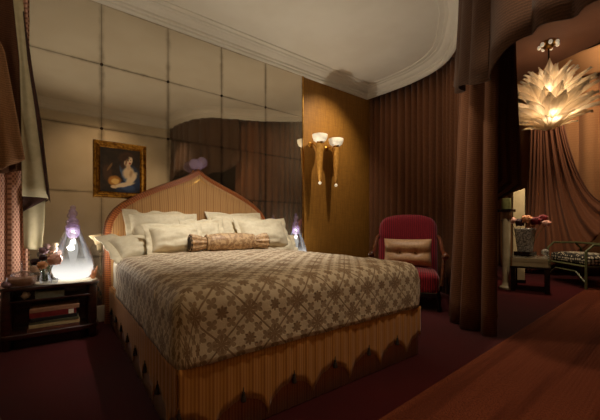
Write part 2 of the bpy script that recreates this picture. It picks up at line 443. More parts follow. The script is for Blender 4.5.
# ------------------------------------------------------------------ the room
W = 3.9
S_PATH = catmull([(4.50, 3.9), (4.55, 2.95), (4.33, 2.3), (3.74, 1.82), (3.30, 1.60), (2.80, 1.36), (2.44, 1.06), (2.18, .43), (2.12, -.15)], 10)
FRONT = -.15; LEFT = -.75; CZ = 3.47
struct(MB().box(LEFT-.1, 9.2, -3.2, 4.4, -.1, 0).build('floor', M['carpet'], smooth=False))
struct(MB().box(LEFT-.1, 4.66, W+.012, W+.15, 0, 3.6).build('wall_back', M['ochre'], smooth=False))
struct(MB().box(LEFT-.1, LEFT, FRONT-.1, W+.15, 0, 3.6).build('wall_left', M['plaster'], smooth=False))
struct(MB().box(LEFT-.1, 2.12, FRONT-.1, FRONT, 0, 3.6).build('wall_front', M['plaster'], smooth=False))
struct(MB().box(4.72, 4.8, 2.75, 4.3, 0, 4.0).build('wall_right', M['dark_wall'], smooth=False))
loop = [(LEFT, W)] + [(p[0], p[1]) for p in S_PATH] + [(LEFT, FRONT)]
cm = MB(); n0 = len(loop)
exp_ = [(x, y) for x, y in loop]
cm.add([(x, y, CZ) for x, y in exp_]+[(x, y, CZ+.12) for x, y in exp_],
       [tuple(range(n0))[::-1], tuple(range(n0, 2*n0))]+[(i, (i+1) % n0, (i+1) % n0+n0, i+n0) for i in range(n0)])
struct(cm.build('ceiling', M['ceiling'], smooth=False))
# moulded cornice swept round the room
prof = [(-.02, 3.325), (0, 3.325), (.012, 3.328), (.03, 3.345), (.035, 3.365), (.055, 3.372), (.062, 3.395), (.095, 3.405), (.125, 3.42), (.14, 3.44), (.175, 3.445), (.18, 3.455), (.235, 3.458), (.24, 3.468), (.24, 3.475), (-.02, 3.475)]
def sweep(lp, prof):
    mb = MB(); P = [Vector(p) for p in lp]; n = len(P); vs = []
    for i in range(n):
        a = (P[i]-P[i-1]).normalized(); b = (P[(i+1) % n]-P[i]).normalized()
        na = Vector((a.y, -a.x)); nb = Vector((b.y, -b.x)); m = (na+nb); m.normalize(); k = 1/max(.35, m.dot(na))
        for d, z in prof: q = P[i]+m*d*k; vs.append((q.x, q.y, z))
    w = len(prof); fs = []
    for i in range(n):
        for j in range(w):
            j2 = (j+1) % w; i2 = (i+1) % n; fs.append((i*w+j, i2*w+j, i2*w+j2, i*w+j2))
    return mb.add(vs, fs)
struct(sweep(loop, prof).build('trim_1', M['ceiling'], angle=30))
struct(MB().box(LEFT, 4.5, W-.022, W-.002, 0, .17).build('baseboard_back', M['plaster'], bevel=.006, smooth=False))
# the room beyond the drapes
struct(MB().box(9.0, 9.1, -3.1, 4.3, 0, 4.9).build('wall_far', M['dark_wall'], smooth=False))
struct(MB().box(4.8, 9.0, 4.2, 4.3, 0, 4.9).build('wall_far_back', M['dark_wall'], smooth=False))
struct(MB().box(2.12, 9.0, -3.1, -3.0, 0, 4.9).build('wall_far_front', M['dark_wall'], smooth=False))
struct(MB().box(2.02, 2.12, -3.1, -.25, 0, 4.9).build('wall_far_left', M['dark_wall'], smooth=False))
struct(MB().add([(2, -3.1, 3.9), (5.05, -3.1, 3.9), (8.1, 4.3, 3.9), (2, 4.3, 3.9), (2, -3.1, 4.0), (5.05, -3.1, 4.0), (8.1, 4.3, 4.0), (2, 4.3, 4.0)],
    [(0, 1, 2, 3), (4, 7, 6, 5), (0, 4, 5, 1), (1, 5, 6, 2), (2, 6, 7, 3), (3, 7, 4, 0)]).build('ceiling_far', M['far_ceiling'], smooth=False))
struct(MB().box(4, 9.1, -3.1, 4.3, 4.8, 4.9).build('ceiling_recess', M['dark_wall'], smooth=False))

# mirrored wall of square panels
mw = thing('mirror_paneling', 'antiqued mirror wall of large square panels with dark seams and small rosettes, behind the bed', 'mirror', (1.0, W, 0))
XS = [-.745, -.316, .347, 1.010, 1.673, 2.336, 3.0]; ZS = [.172, .68, 1.35, 2.02, 2.69, 3.325]
MB().box(XS[0], 3.0, W+.002, W+.011, .172, 3.34).build('backing', M['seam'], mw, smooth=False)
for i in range(6):
    for j in range(5):
        g = .0012
        a, b = XS[i]+g, XS[i+1]-g; c, d = ZS[j]+g, ZS[j+1]-g
        t1, t2 = rnd.uniform(-.0012, .0012), rnd.uniform(-.0012, .0012)
        mb = MB().box(a, b, W-.003, W+.003, c, d)
        mb.v = [(x, y+(t1*(1 if x > (a+b)/2 else -1)+t2*(1 if z > (c+d)/2 else -1) if y < W else 0), z) for x, y, z in mb.v]
        mb.build('mirror_panel', M['mirror'], mw, smooth=False)
for x in XS[1:6]:
    for z in ZS[2:5]:
        MB().lathe([(0, .0), (.013, .0), (.015, .004), (.012, .011), (.006, .015), (0, .016)], 14, (0, 0, 0)).build('rosette', M['bronze'], mw, local=True).matrix_basis = Matrix.Translation((x-1.0, -.003, z)) @ Matrix.Rotation(R(90), 4, 'X')
struct(MB().box(3.0, 3.012, W-.012, W+.012, .17, 3.325).build('trim_2', M['brass'], smooth=False))

# ------------------------------------------------------------------ drapes of the bedroom
i0 = next(i for i, p in enumerate(S_PATH) if p[0] < 3.34 and p[1] < 1.7)
tag(drape(S_PATH[:i0], .012, 3.36, .05, .115, 1, off=-.09).build('curtain', M['curtain'], solid=.006),
    'long brown pleated curtain on the curved rail behind the red armchair', 'curtain')
tag(drape(catmull([(3.47, 1.685), (3.31, 1.56), (3.17, 1.40), (3.16, 1.2)], 8), .012, 3.34, .05, .2, 4, nz=14, off=-.02, flare=.55).build('gathered_curtain', M['curtain'], solid=.008),
    'thick gathered brown curtain standing on the carpet at the edge of the doorway', 'curtain')
# dark inner drape swept back to a tie
def inner(a, b):
    z = 3.5-2.13*b
    w = .33+.07*b if b < .92 else (.40-.3*(b-.92)/.08)
    s = a*w; q = Vector((3.52, 1.53))+Vector((.60, -.80)).normalized()*s*1.0
    f = .03*math.sin(a*26+b*2)+.012*math.sin(a*55); q += Vector((.8, .6))*f
    return (q.x, q.y, z-.15*a*b)
tag(MB().grid(inner, 60, 24).build('inner_drape', M['curtain'], solid=.008),
    'dark brown inner drape caught back beside the doorway, left of the glass chandelier', 'curtain')
def tailf(a, b):
    z = 1.28-1.22*b; w = .06+.10*b
    q = Vector((3.53, 1.47))+Vector((.6, -.8))*(a-.3)*w; q += Vector((.8, .6))*(.03*math.sin(a*17+b))
    return (q.x, q.y, z)
tag(MB().grid(tailf, 36, 16).build('drape_tail', M['tail'], solid=.008),
    'narrow loose tail of curtain falling behind the gathered brown curtain', 'curtain')
tieb = MB(); tieb.tube([(3.50+.10*math.cos(t), 1.44+.07*math.sin(t), 1.24+.03*math.sin(t)) for t in [2*PI*i/24 for i in range(24)]], .012, 8, closed=True)
tag(tieb.build('tieback_cord', M['trim_cloth']), 'dark cord tying back the inner drape beside the doorway', 'tieback')
# pelmet along the curve, scalloped
PEL = S_PATH[i0+4:]
def pz(s):
    return 2.10+.22*math.exp(-s/.22)+.055*math.sin(s*5.2+.4)+.03*math.sin(s*11+1.2)
tag(drape(PEL, pz, 3.40, .028, .26, 9, off=-.02, flare=.25).build('pelmet', M['pelmet'], solid=.012),
    'shade-darkened brown scalloped pelmet hanging across the top of the doorway', 'pelmet')

# left hand window drapes
tag(drape([(-.74, 3.80), (-.235, 3.80)], .012, 3.3, .025, .085, 3, off=.0).build('patterned_curtain', M['pink'], solid=.006),
    'rose patterned curtain hanging behind the left nightstand', 'curtain')
def sheet(rows, y, seed, amp=.02, nf=2.5, skew=0.0):
    """tapered hanging cloth between left/right edge points given per row"""
    mb = MB(); n = len(rows)-1
    def fn(a, b):
        k = b*n; i = min(int(k), n-1); f = k-i
        (xl, zl), (xr, zr) = rows[i]; (Xl, Zl), (Xr, Zr) = rows[i+1]
        l = (xl+(Xl-xl)*f, zl+(Zl-zl)*f); r = (xr+(Xr-xr)*f, zr+(Zr-zr)*f)
        x = l[0]+(r[0]-l[0])*a; z = l[1]+(r[1]-l[1])*a
        return (x, y+skew*a+amp*math.sin(a*2*PI*nf+seed)*(.3+.7*b)+.012*noise.noise(Vector((x*6, z*2, seed))), z)
    return mb.grid(fn, 28, n*8)
tag(sheet([((-.72, 3.2), (-.31, 3.15)), ((-.72, 2.4), (-.275, 2.46)), ((-.72, 1.7), (-.262, 1.75)), ((-.72, 1.36), (-.26, 1.50))], 3.765, 2, .018, 5).build('window_drape', M['curtain_dark'], solid=.006),
    'dark brown window drape in the top left corner, behind the lighter tail', 'curtain')
tag(sheet([((-.62, 3.4), (-.58, 3.4)), ((-.62, 2.8), (-.50, 2.8)), ((-.62, 2.42), (-.36, 2.42)), ((-.62, 1.95), (-.29, 1.95)), ((-.62, 1.30), (-.235, 1.56))], 3.52, 1, .02, 3.5).build('swag_tail', M['tail'], solid=.006),
    'lighter brown swag tail hanging in front of the dark window drape', 'curtain')
tag(sheet([((-.70, 3.3), (-.56, 3.3)), ((-.70, 1.6), (-.50, 1.6)), ((-.68, .7), (-.36, .7)), ((-.66, .02), (-.20, .015))], 2.0, 3, .02, 4).build('near_drape', M['lining'], solid=.008),
    'cream lined drape flaring onto the carpet at the far left edge', 'curtain')
jb = thing('jabot', 'cream lined jabot with a brown edge hanging against the mirror beside the window drapes', 'jabot', (-.18, 3.72, .8))
sheet([((-.33, 3.02), (-.262, 3.02)), ((-.285, 2.46), (-.228, 2.48)), ((-.275, 2.0), (-.176, 2.05)), ((-.27, 1.265), (-.086, 1.257))], 3.72, .5, .012, 1.2).build('lining', M['lining'], jb, solid=.005)
sheet([((-.262, 2.9), (-.256, 2.9)), ((-.23, 2.48), (-.208, 2.48)), ((-.178, 2.05), (-.15, 2.05)), ((-.098, 1.30), (-.078, 1.24))], 3.712, .5, .006, .5).build('edge_band', M['trim_cloth'], jb, solid=.005)
sheet([((-.27, 1.275), (-.086, 1.262)), ((-.268, 1.20), (-.14, 1.215)), ((-.262, 1.13), (-.24, 1.15))], 3.75, 1, .008, 1).build('underside', M['trim_cloth'], jb, solid=.005)
sheet([((-.268, 1.26), (-.11, 1.24)), ((-.265, 1.0), (-.118, .98)), ((-.26, .80), (-.135, .77))], 3.775, 2, .012, 1.4).build('lower_fold', M['lining'], jb, solid=.005)

# ------------------------------------------------------------------ bed
BX0, BX1, BY0, BY1 = .42, 2.225, 1.42, 3.76
CX = (BX0+BX1)/2
bed = thing('bed', 'large bed with onion arched headboard and striped scalloped skirt', 'bed', (CX, 2.6, 0))
MB().box(BX0+.012, BX1-.012, BY0+.012, BY1, 0.005, .372).build('bed_base', M['skirt'], bed, smooth=False)
# striped under-skirt sheets with UV so that the stripes run upright
def panel_uv(p0, p1, zf0, zf1, out, n, nz=6, phase=0.0):
    mb = MB(); L = math.hypot(p1[0]-p0[0], p1[1]-p0[1])
    def fn(a, b):
        x = p0[0]+(p1[0]-p0[0])*a+out[0]*.003*math.sin(a*L*90); y = p0[1]+(p1[1]-p0[1])*a+out[1]*.003*math.sin(a*L*90)
        z0 = zf0(a*L); return (x, y, z0+(zf1-z0)*b)
    return mb.grid(fn, n, nz, uv=lambda a, b: (a*L+phase, b*.4))
SP = (BX1-BX0)/6
def scal(s):
    d = ((s/SP+.5) % 1)-.5; d = abs(d)*2      # 0 at arch peak (each multiple of SP), 1 at the cusp
    return .012+.135*math.sqrt(max(0, 1-d**2.4))+.032*math.exp(-d*11)
flat0 = lambda s: .006
e1, e2 = .004, -.008
sides = [((BX0, BY0), (BX1, BY0), (0, -1)), ((BX0, BY1), (BX0, BY0), (-1, 0)), ((BX1, BY0), (BX1, BY1), (1, 0))]
for p0, p1, o in sides:
    L = math.hypot(p1[0]-p0[0], p1[1]-p0[1])
    q0 = (p0[0]+o[0]*e1, p0[1]+o[1]*e1); q1 = (p1[0]+o[0]*e1, p1[1]+o[1]*e1)
    panel_uv(q0, q1, flat0, .36, o, 60, 2).build('underskirt', M['skirt'], bed, solid=.003)
    q0 = (p0[0]+o[0]*.014, p0[1]+o[1]*.014); q1 = (p1[0]+o[0]*.014, p1[1]+o[1]*.014)
    if o == (0, -1): q0 = (q0[0]-.014, q0[1]); q1 = (q1[0]+.014, q1[1])
    # phase so that arches meet at the front corners
    if o == (-1, 0): f = lambda s, L=L: scal(L-s)
    else: f = scal
    panel_uv(q0, q1, f, .378, o, int(L/.012), 6).build('valance', M['valance'], bed, solid=.005)
    k = 0
    while k*SP < L-.05:
        s = k*SP if o != (-1, 0) else L-k*SP
        x = q0[0]+(q1[0]-q0[0])*s/L+o[0]*.012; y = q0[1]+(q1[1]-q0[1])*s/L+o[1]*.012
        if not (k == 0 and o != (0, -1)):
            tm = MB().lathe([(.002, .215), (.003, .196), (.007, .192), (.006, .185), (.009, .178), (.014, .15), (.012, .147), (0, .147)], 10, (x, y, 0))
            tm.build('tassel', M['dark_fabric'], bed)
        k += 1
MB().box(BX0-.004, BX1+.004, BY0-.006, BY1, .368, .384).build('platform_edge', M['valance'], bed, smooth=False, bevel=.006)
# mattress with white sheet
def rbox(x0, x1, y0, y1, z0, z1, r, n=(40, 60, 10), crown=0, puff=0, seed=0, rv=None):
    """rounded slab open underneath, planar UV that runs on down the sides"""
    mb = MB(); cx, cy = (x0+x1)/2, (y0+y1)/2; D = z1-z0
    # param lines: overflow length along profile (arc + straight)
    rv = rv or r
    Lx, Ly = (x1-x0)-2*r, (y1-y0)-2*r; arc = PI/2*r; st = D-r
    tot = arc+st
    def lin(m, L, ne, nc):
        e = [(-L/2-tot+tot*i/ne) for i in range(ne)]; c = [(-L/2+L*i/nc) for i in range(nc)]
        return e+c+[L/2+tot*i/ne for i in range(ne+1)]
    U = lin(0, Lx, n[2], n[0]); V = lin(0, Ly, n[2], n[1])
    vs, us = [], []
    def fold(e):                                # overflow -> outward, down
        if e <= 0: return 0, 0
        if e < arc: t = e/r; return r*math.sin(t), r*(1-math.cos(t))
        return r, r+(e-arc)
    for v in V:
        for u in U:
            ou = max(0, abs(u)-Lx/2); ov = max(0, abs(v)-Ly/2)
            su = 1 if u > 0 else -1; sv = 1 if v > 0 else -1
            bx = max(-Lx/2, min(Lx/2, u)); by = max(-Ly/2, min(Ly/2, v))
            if ou > 0 and ov > 0:
                e = max(ou, ov); ang = math.atan2(ov, ou)
                o, d = fold(e); # squarish corner
                cxn, sxn = math.cos(ang), math.sin(ang); q = (cxn**3.2+sxn**3.2)**(-1/3.2)
                x = bx+su*o*cxn*q; y = by+sv*o*sxn*q
            else:
                e = max(ou, ov); o, d = fold(e)
                x = bx+(su*o if ou > 0 else 0); y = by+(sv*o if ov > 0 else 0)
            cr = crown*(1-(abs(bx)/(Lx/2+1e-6))**3)*(1-(abs(by)/(Ly/2+1e-6))**4)
            pf = puff*noise.noise(Vector((x*7, y*7, d*6+seed)))+puff*.6*noise.noise(Vector((x*16, y*16, d*14+seed)))
            z = z1-d+(cr if d < .001 or True else 0)*(1 if d == 0 else max(0, 1-d*6))
            nx = su*(o/r if ou > 0 else 0); ny = sv*(o/r if ov > 0 else 0)
            vs.append((cx+x+pf*nx, cy+y+pf*ny, z+pf*(1 if d < r else 0))); us.append((u, v))
    w = len(U); fs = [(j*w+i, j*w+i+1, (j+1)*w+i+1, (j+1)*w+i) for j in range(len(V)-1) for i in range(w-1)]
    return mb.add(vs, fs, us)
rbox(BX0+.012, BX1-.012, BY0+.02, BY1, .372, .685, .07, crown=.02, puff=.004).build('mattress', M['sheet'], bed)
# headboard
HC = 1.335; HY = 3.80
half = [(0, 1.672), (.05, 1.632), (.12, 1.59), (.2, 1.552), (.3, 1.506), (.42, 1.455), (.55, 1.392), (.66, 1.332), (.76, 1.265), (.84, 1.19), (.895, 1.10), (.92, 1.0), (.925, .9), (.925, .7), (.925, .5), (.925, .02)]
FR = .047
pts = catmull([(HC-d, HY, z-FR*.8) for d, z in reversed(half)], 4)[:-1]+catmull([(HC+d, HY, z-FR*.8) for d, z in half], 4)
hb = MB().tube(pts, FR, 16, flat=1.0)
head = hb.build('headboard', M['frame'], bed)
PX = [p[0] for p in pts]
def topz(x):
    d = abs(x-HC)
    for (a, za), (b, zb) in zip(half, half[1:]):
        if a <= d <= b and b > a: return za+(zb-za)*(d-a)/(b-a)
    return .9
def hp(a, b):
    x = HC-.92+1.84*a; t = topz(x)-.06; puff = .03*min(1, 8*a, 8*(1-a))*min(1, (1-b)*6, b*6+.2)
    return (x, HY-.02-puff, .38+(t-.38)*b)
MB().grid(hp, 80, 24, uv=lambda a, b: (a*1.84, b)).build('upholstered_panel', M['head_panel'], head, solid=.05)
inl = [(HC-d*.935, HY-.046, z-.10-FR*.3) for d, z in reversed(half[:-2])]; inl = catmull(inl, 3)[:-1]+catmull([(HC+d*.935, HY-.046, z-.10-FR*.3) for d, z in half[:-2]], 3)
MB().tube(inl, .009, 8).build('piping', M['brass'], head)
MB().lathe([(.02, 0), (.028, .006), (.016, .014), (.012, .03), (.0, .035)], 14, (HC, HY, 1.665)).build('finial_stem', M['brass'], head)
for dx, dy, dz, r in ((-.05, -.01, .07, .062), (.045, .0, .10, .066), (.0, -.045, .05, .045)):
    MB().lathe([(r*math.sin(PI*i/12), -r*math.cos(PI*i/12)*1.05) for i in range(13)], 18, (HC+dx, HY+dy, 1.67+dz), flute=lambda a, z: 1+.035*math.cos(9*a)).build('finial_ball', M['lilac_clear'], head)

# coverlet
cv = rbox(BX0-.02, BX1+.02, BY0-.022, 3.22+.34, .378, .715, .10, (70, 90, 14), crown=.03, puff=.008, seed=3)
# head edge: the cover stays flat there and is cut off where the pillows begin
keep = [i for i, v in enumerate(cv.v) if v[1] <= 3.235]
ks = set(keep); mp = {i: k for k, i in enumerate(keep)}
cv.v, cv.uv, cv.f = [cv.v[i] for i in keep], {mp[i]: cv.uv[i] for i in keep}, [tuple(mp[i] for i in f) for f in cv.f if all(i in ks for i in f)]
tag(cv.build('coverlet', M['cover'], solid=.014, angle=80), 'quilted beige coverlet with brown trellis and star pattern spread over the bed', 'coverlet')

# pillows
def pillow(label, c, w, hh, t, lean, yaw, seed, roll=0, fl=.05, group='ivory pillows on the bed', mat='linen'):
    root = thing('pillow', label, 'pillow', c, 0, group)
    root.rotation_euler = (Matrix.Rotation(R(yaw), 3, 'Z') @ Matrix.Rotation(R(lean), 3, 'X') @ Matrix.Rotation(R(roll), 3, 'Z')).to_euler()
    N = 28
    def f(a, b, sg):
        u, v = 2*a-1, 2*b-1
        x = u*w/2*(1-.07*(1-v*v)*abs(u)**3); y = v*hh/2*(1-.07*(1-u*u)*abs(v)**3)
        th = t/2*(max(0, 1-abs(u)**3.2)**.55)*(max(0, 1-abs(v)**3.2)**.55)
        th *= 1+.25*noise.noise(Vector((u*1.6, v*1.6, seed)))+.14*noise.noise(Vector((u*4, v*4, seed+9)))*(abs(u)+abs(v))
        th += .01*noise.noise(Vector((u*2+3, v*5, seed+4)))*(1-u*u)*(1-v*v)
        return (x, y, sg*max(th, 0))
    mb = MB(); mb.grid(lambda a, b: f(a, b, 1), N, N); mb.grid(lambda a, b: f(1-a, b, -1), N, N)
    mb.build('pillow_body', M[mat], root, local=True, angle=180)
    if fl:
        fm = MB(); K = 96
        def ring(k, o):
            a = k/K*4; i = int(a) % 4; q = (a % 1)*2-1
            u, v = [(q, -1), (1, q), (-q, 1), (-1, -q)][i]
            x = u*w/2*(1-.07*(1-v*v)); y = v*hh/2*(1-.07*(1-u*u))
            z = o*.35*math.sin(k/K*2*PI*11+seed)*(.5+.5*noise.noise(Vector((k*.13, seed, 0))))+o*.6*noise.noise(Vector((u*2, v*2, seed+2)))
            ex = o*(1 if abs(u) > .999 else max(0, (abs(u)-.85)/.15))*(1 if u > 0 else -1); ey = o*(1 if abs(v) > .999 else max(0, (abs(v)-.85)/.15))*(1 if v > 0 else -1)
            return (x+ex, y+ey, z)
        fm.grid(lambda a, b: ring(int(round(a*K)) % K, -.012+(fl+.012)*b), K, 4, wu=True)
        fm.build('flange', M[mat], root, local=True, solid=.005, angle=180)
    return root
pillow('wide ivory pillow leaning on the left half of the headboard', (.90, 3.63, .93), .68, .44, .21, 66, 0, 1)
pillow('rumpled ivory pillow low at the outer left edge of the bed, nearest the left lamp', (.66, 3.43, .80), .56, .34, .15, 28, 10, 2, roll=6, fl=.075)
pillow('smooth rectangular ivory pillow standing in front on the left, beside the bolster', (.93, 3.29, .865), .50, .27, .17, 60, 4, 3)
pillow('small ivory pillow half hidden behind the middle of the bolster', (1.28, 3.47, .89), .40, .34, .15, 60, -6, 4)
pillow('ivory pillow leaning on the right half of the headboard', (1.76, 3.60, .92), .66, .46, .22, 64, 0, 5)
pillow('big ivory pillow in front on the right, above the right end of the bolster', (1.99, 3.36, .90), .62, .38, .21, 56, -4, 6)
pillow('slumped ivory pillow at the far right edge of the bed, nearest the right lamp', (2.19, 3.38, .79), .42, .32, .14, 34, -14, 7, roll=-8, fl=.05)
# bolster
bo = thing('bolster', 'gold brocade bolster with gathered ends lying in front of the pillows', 'bolster', (1.44, 3.12, .828), R(-2))
fl = lambda a, z: 1+.07*math.sin(11*a)
MB().lathe([(.068, -.25), (.085, -.23), (.094, -.18), (.097, -.1), (.098, 0), (.097, .1), (.094, .18), (.085, .23), (.068, .25)], 32, axis='x').build('bolster_body', M['brocade'], bo, local=True)
for sg in (-1, 1):
    MB().lathe([(.066, sg*.245), (.055, sg*.265), (.062, sg*.30), (.082, sg*.36), (.092, sg*.42), (.075, sg*.43)], 44, axis='x', flute=fl).build('gathered_end', M['brocade'], bo, local=True)
    MB().lathe([(0, sg*.436), (.03, sg*.434), (.084, sg*.428), (.088, sg*.42)], 32, axis='x').build('end_cap', M['dark_fabric'], bo, local=True)['label'] = 'dark round end cap'
    MB().tube([(sg*.255, .074*math.cos(a), .074*math.sin(a)) for a in [2*PI*i/28 for i in range(28)]], .014, 8, closed=True).build('cord', M['brocade'], bo, local=True)

# ------------------------------------------------------------------ nightstands
def nightstand(cx, label):
    ns = thing('nightstand', label, 'nightstand', (cx, 3.54, 0), 0)
    w = .345
    def outline(e, n=8):     # rounded rectangle in plan
        pts = []; W2, D2, r = w+e, .16+e, .09
        for cxs, cys, a0 in ((1, -1, -PI/2), (1, 1, 0), (-1, 1, PI/2), (-1, -1, PI)):
            for i in range(n+1):
                a = a0+PI/2*i/n; pts.append((cxs*(W2-r)+r*math.cos(a), cys*(D2-r)+r*math.sin(a)))
        return pts
    def slab(z0, z1, e):
        P = outline(e); n = len(P); mb = MB()
        mb.add([(x, y, z0) for x, y in P]+[(x, y, z1) for x, y in P], [tuple(range(n))[::-1], tuple(range(n, 2*n))]+[(i, (i+1) % n, (i+1) % n+n, i+n) for i in range(n)])
        return mb
    slab(.475, .505, .0).build('top', M['mahogany'], ns, local=True, bevel=.008, angle=30)
    slab(.38, .395, -.02).build('shelf', M['mahogany'], ns, local=True, bevel=.004, angle=30)
    slab(.085, .125, -.005).build('shelf', M['mahogany'], ns, local=True, bevel=.006, angle=30)
    for sx in (-1, 1):
        for sy in (-1, 1):
            MB().lathe([(.022, 0), (.03, .01), (.032, .08), (.03, .12), (.034, .14), (.034, .44), (.03, .46), (.03, .476)], 16, (sx*(w-.055), sy*.105, .003)).build('post', M['mahogany'], ns, local=True)
    slab(.003, .085, -.05).build('plinth', M['black'], ns, local=True, angle=30)
    MB().box(-w+.05, w-.05, .1, .115, .12, .48).build('back_panel', M['mahogany'], ns, local=True, smooth=False)
    return ns
nsl = nightstand(-.055, 'dark mahogany nightstand with shelves of books, left of the bed')
nsr = nightstand(2.72, 'dark mahogany nightstand on the far right side of the bed')

def book(label, x0, x1, y0, y1, z0, z1, m, rot=0, labelled=False):
    c = ((x0+x1)/2, (y0+y1)/2, z0); L, D, H = (x1-x0)/2, (y1-y0)/2, z1-z0
    b = thing('book', label, 'book', c, R(rot), 'books on the left nightstand')
    t = min(.006, H*.15)
    mb = MB(); mb.box(-L, L, -D, D, 0, t); mb.box(-L, L, -D, D, H-t, H); mb.box(-L, L, -D, -D+.006, t, H-t)
    mb.build('cover', M[m], b, local=True, bevel=.002, smooth=False)
    MB().box(-L+.006, L-.006, -D+.006, D-.006, t, H-t).build('pages', M['page'], b, local=True, smooth=False)
    if labelled:
        MB().box(L-.055, L-.018, -D-.0015, -D, .004, H-.004).build('spine_label', M['paper'], b, local=True, smooth=False)['label'] = 'white paper spine label'
    return b
z = .1255
for (lab, xa, xb, hgt, m, rot, lb) in (
    ('brown book at the bottom of the stack on the lower shelf', -.215, .135, .03, 'book_brown', 0, 0),
    ('pale cream book second from the bottom of the lower stack', -.205, .138, .028, 'book_cream', .6, 0),
    ('olive book in the middle of the lower stack', -.2, .134, .022, 'book_olive', -.6, 0),
    ('black book under the red one in the lower stack', -.195, .12, .03, 'book_black', .5, 0),
    ('red book with a white spine label in the lower stack', -.20, .115, .045, 'book_red', -.4, 1),
    ('wide tan book on top of the lower stack', -.2, .135, .032, 'book_tan', .4, 0)):
    book('%s' % lab, xa, xb, 3.40, 3.62, z, z+hgt, m, rot, lb); z += hgt+.0008
book('thick grey book on the upper shelf right under the nightstand top', -.165, .03, 3.40, 3.6, .396, .45, 'book_grey', 0)
sh = MB().ball((-.225, 3.45, .425), .029, 14, 8, .9, lump=.5, seed=3)
tag(sh.build('shell', M['rose_white']), 'small white shell beside the grey book on the upper shelf', 'shell')

# ------------------------------------------------------------------ glass lamps
def lamp(loc, label):
    r = thing('table_lamp', label, 'lamp', loc, 0, 'glass bottle lamps on the nightstands')
    prof = [(.10, .008), (.13, .016), (.152, .04), (.165, .08), (.163, .13), (.150, .19), (.128, .26), (.102, .33), (.074, .40), (.052, .47)]
    MB().lathe([(0, .0), (.135, .0), (.14, .004), (.135, .008), (0, .008)], 32).build('lamp_base', M['milk'], r, local=True)
    MB().lathe(prof, 40).build('glass_body', M['glass'], r, local=True, angle=80)
    MB().lathe([(0, .012)]+[(max(.002, q-.012), z_+.004) for q, z_ in prof[:-1]], 40).build('frosted_glow', M['glow'], r, local=True, angle=80)
    MB().lathe([(.012, .12), (.028, .2), (.04, .27), (.036, .32), (.018, .37), (.014, .42), (0, .43)], 20).build('inner_bulb', M['inner'], r, local=True)
    s = MB().lathe([(.05, .465), (.058, .475), (.05, .49), (.046, .50)], 20, (0, 0, 0)).build('collar', M['lilac_clear'], r, local=True)
    MB().lathe([(.03, .38), (.044, .40), (.048, .44), (.042, .47), (.03, .50), (.038, .515), (.044, .53), (.038, .545), (.022, .555), (.018, .57), (.03, .582), (.035, .60), (.028, .617), (.02, .625), (.014, .635), (.02, .645), (.022, .655), (.014, .668), (0, .672)], 24, flute=lambda a, z: 1+.05*math.cos(8*a)).build('stopper', M['lilac_clear'], r, local=True)
    return r
LL = (.094, 3.53, .5065); LR = (2.65, 3.60, .5055)
tr = MB().lathe([(0, 0), (.185, 0), (.19, .004), (.185, .008), (0, .006)], 36, (.05, 3.51, .5055), sx=1.2, sy=.78)
tag(tr.build('tray', M['paper']), 'white tray under the glowing left lamp on the nightstand', 'tray')
LL = (.094, 3.53, .514)
lampL = lamp(LL, 'glowing teardrop glass lamp with lilac stopper on the left nightstand')
lampR = dup(lampL, LR, 'glowing teardrop glass lamp with lilac stopper at the far right of the bed')

# things on the left nightstand
def rose(mb, c, r, seed):
    mb.ball(c, r*.62, 10, 8, lump=.2, seed=seed)
    for k in range(9):
        a = k*2.4; ring = .35+.065*k
        d = Vector((math.cos(a), math.sin(a), .9-.12*k)).normalized()
        p = Vector(c)+d*r*ring
        q = d.to_track_quat('Z', 'Y').to_matrix()
        N = 6
        vs = []
        for j in range(N+1):
            for i in range(N+1):
                u, v = i/N*2-1, j/N*2-1; rr = max(0, 1-(u*u+v*v)*.35)
                loc = Vector((u*r*.62, v*r*.62, -r*.42*(u*u+v*v)+r*.05*math.sin(5*u+seed)))
                w = p+q @ loc; vs.append(w)
        mb.add(vs, [(j*(N+1)+i, j*(N+1)+i+1, (j+1)*(N+1)+i+1, (j+1)*(N+1)+i) for j in range(N) for i in range(N)])
    return mb
def flower(label, c, r, m, foot, group, seed):
    f = thing('rose', label, 'flower', foot, 0, group)
    rose(MB(), c, r, seed).build('bloom', M[m], f)
    MB().tube(catmull([foot, ((foot[0]+c[0])/2, (foot[1]+c[1])/2, c[2]*.55+foot[2]*.45), (c[0], c[1], c[2]-r*.4)], 4), .003, 6).build('stem', M['leaf_green'], f)
    return f
vz = MB().lathe([(.02, 0), (.034, .004), (.04, .03), (.036, .07), (.028, .09), (.036, .105), (.033, .104), (.024, .088), (.03, .065), (.034, .03), (.0, .008)], 24, (-.10, 3.46, .506))
tag(vz.build('bud_vase', M['glass']), 'small clear glass vase of roses on the left nightstand', 'vase')
G = 'roses in the bud vase'
for i, (lab, c, r, m) in enumerate((
    ('large blush pink rose, the biggest bloom in the bud vase', (-.035, 3.42, .715), .068, 'rose_pink'),
    ('dark plum rose low at the left of the bud vase', (-.165, 3.44, .70), .042, 'rose_dark'),
    ('dark plum rose at the centre of the bud vase', (-.115, 3.43, .735), .036, 'rose_dark'),
    ('peach rose at the front of the bud vase', (-.12, 3.40, .675), .045, 'rose_peach'),
    ('dusky mauve rose at the back of the bud vase', (-.115, 3.50, .79), .042, 'rose_mauve'),
    ('white rose topmost at the right of the bud vase', (-.045, 3.50, .80), .036, 'rose_white'))):
    flower(lab, c, r, m, (-.10+.01*math.cos(i*1.1), 3.46+.01*math.sin(i*1.1), .525), G, i)
gb = thing('glass_jar', 'round lidded glass jar of amber potpourri at the left end of the nightstand', 'jar', (-.25, 3.46, .506))
MB().lathe([(.05, 0), (.085, .008), (.1, .04), (.098, .075), (.07, .085), (.066, .082)], 28).build('bowl', M['glass'], gb, local=True)
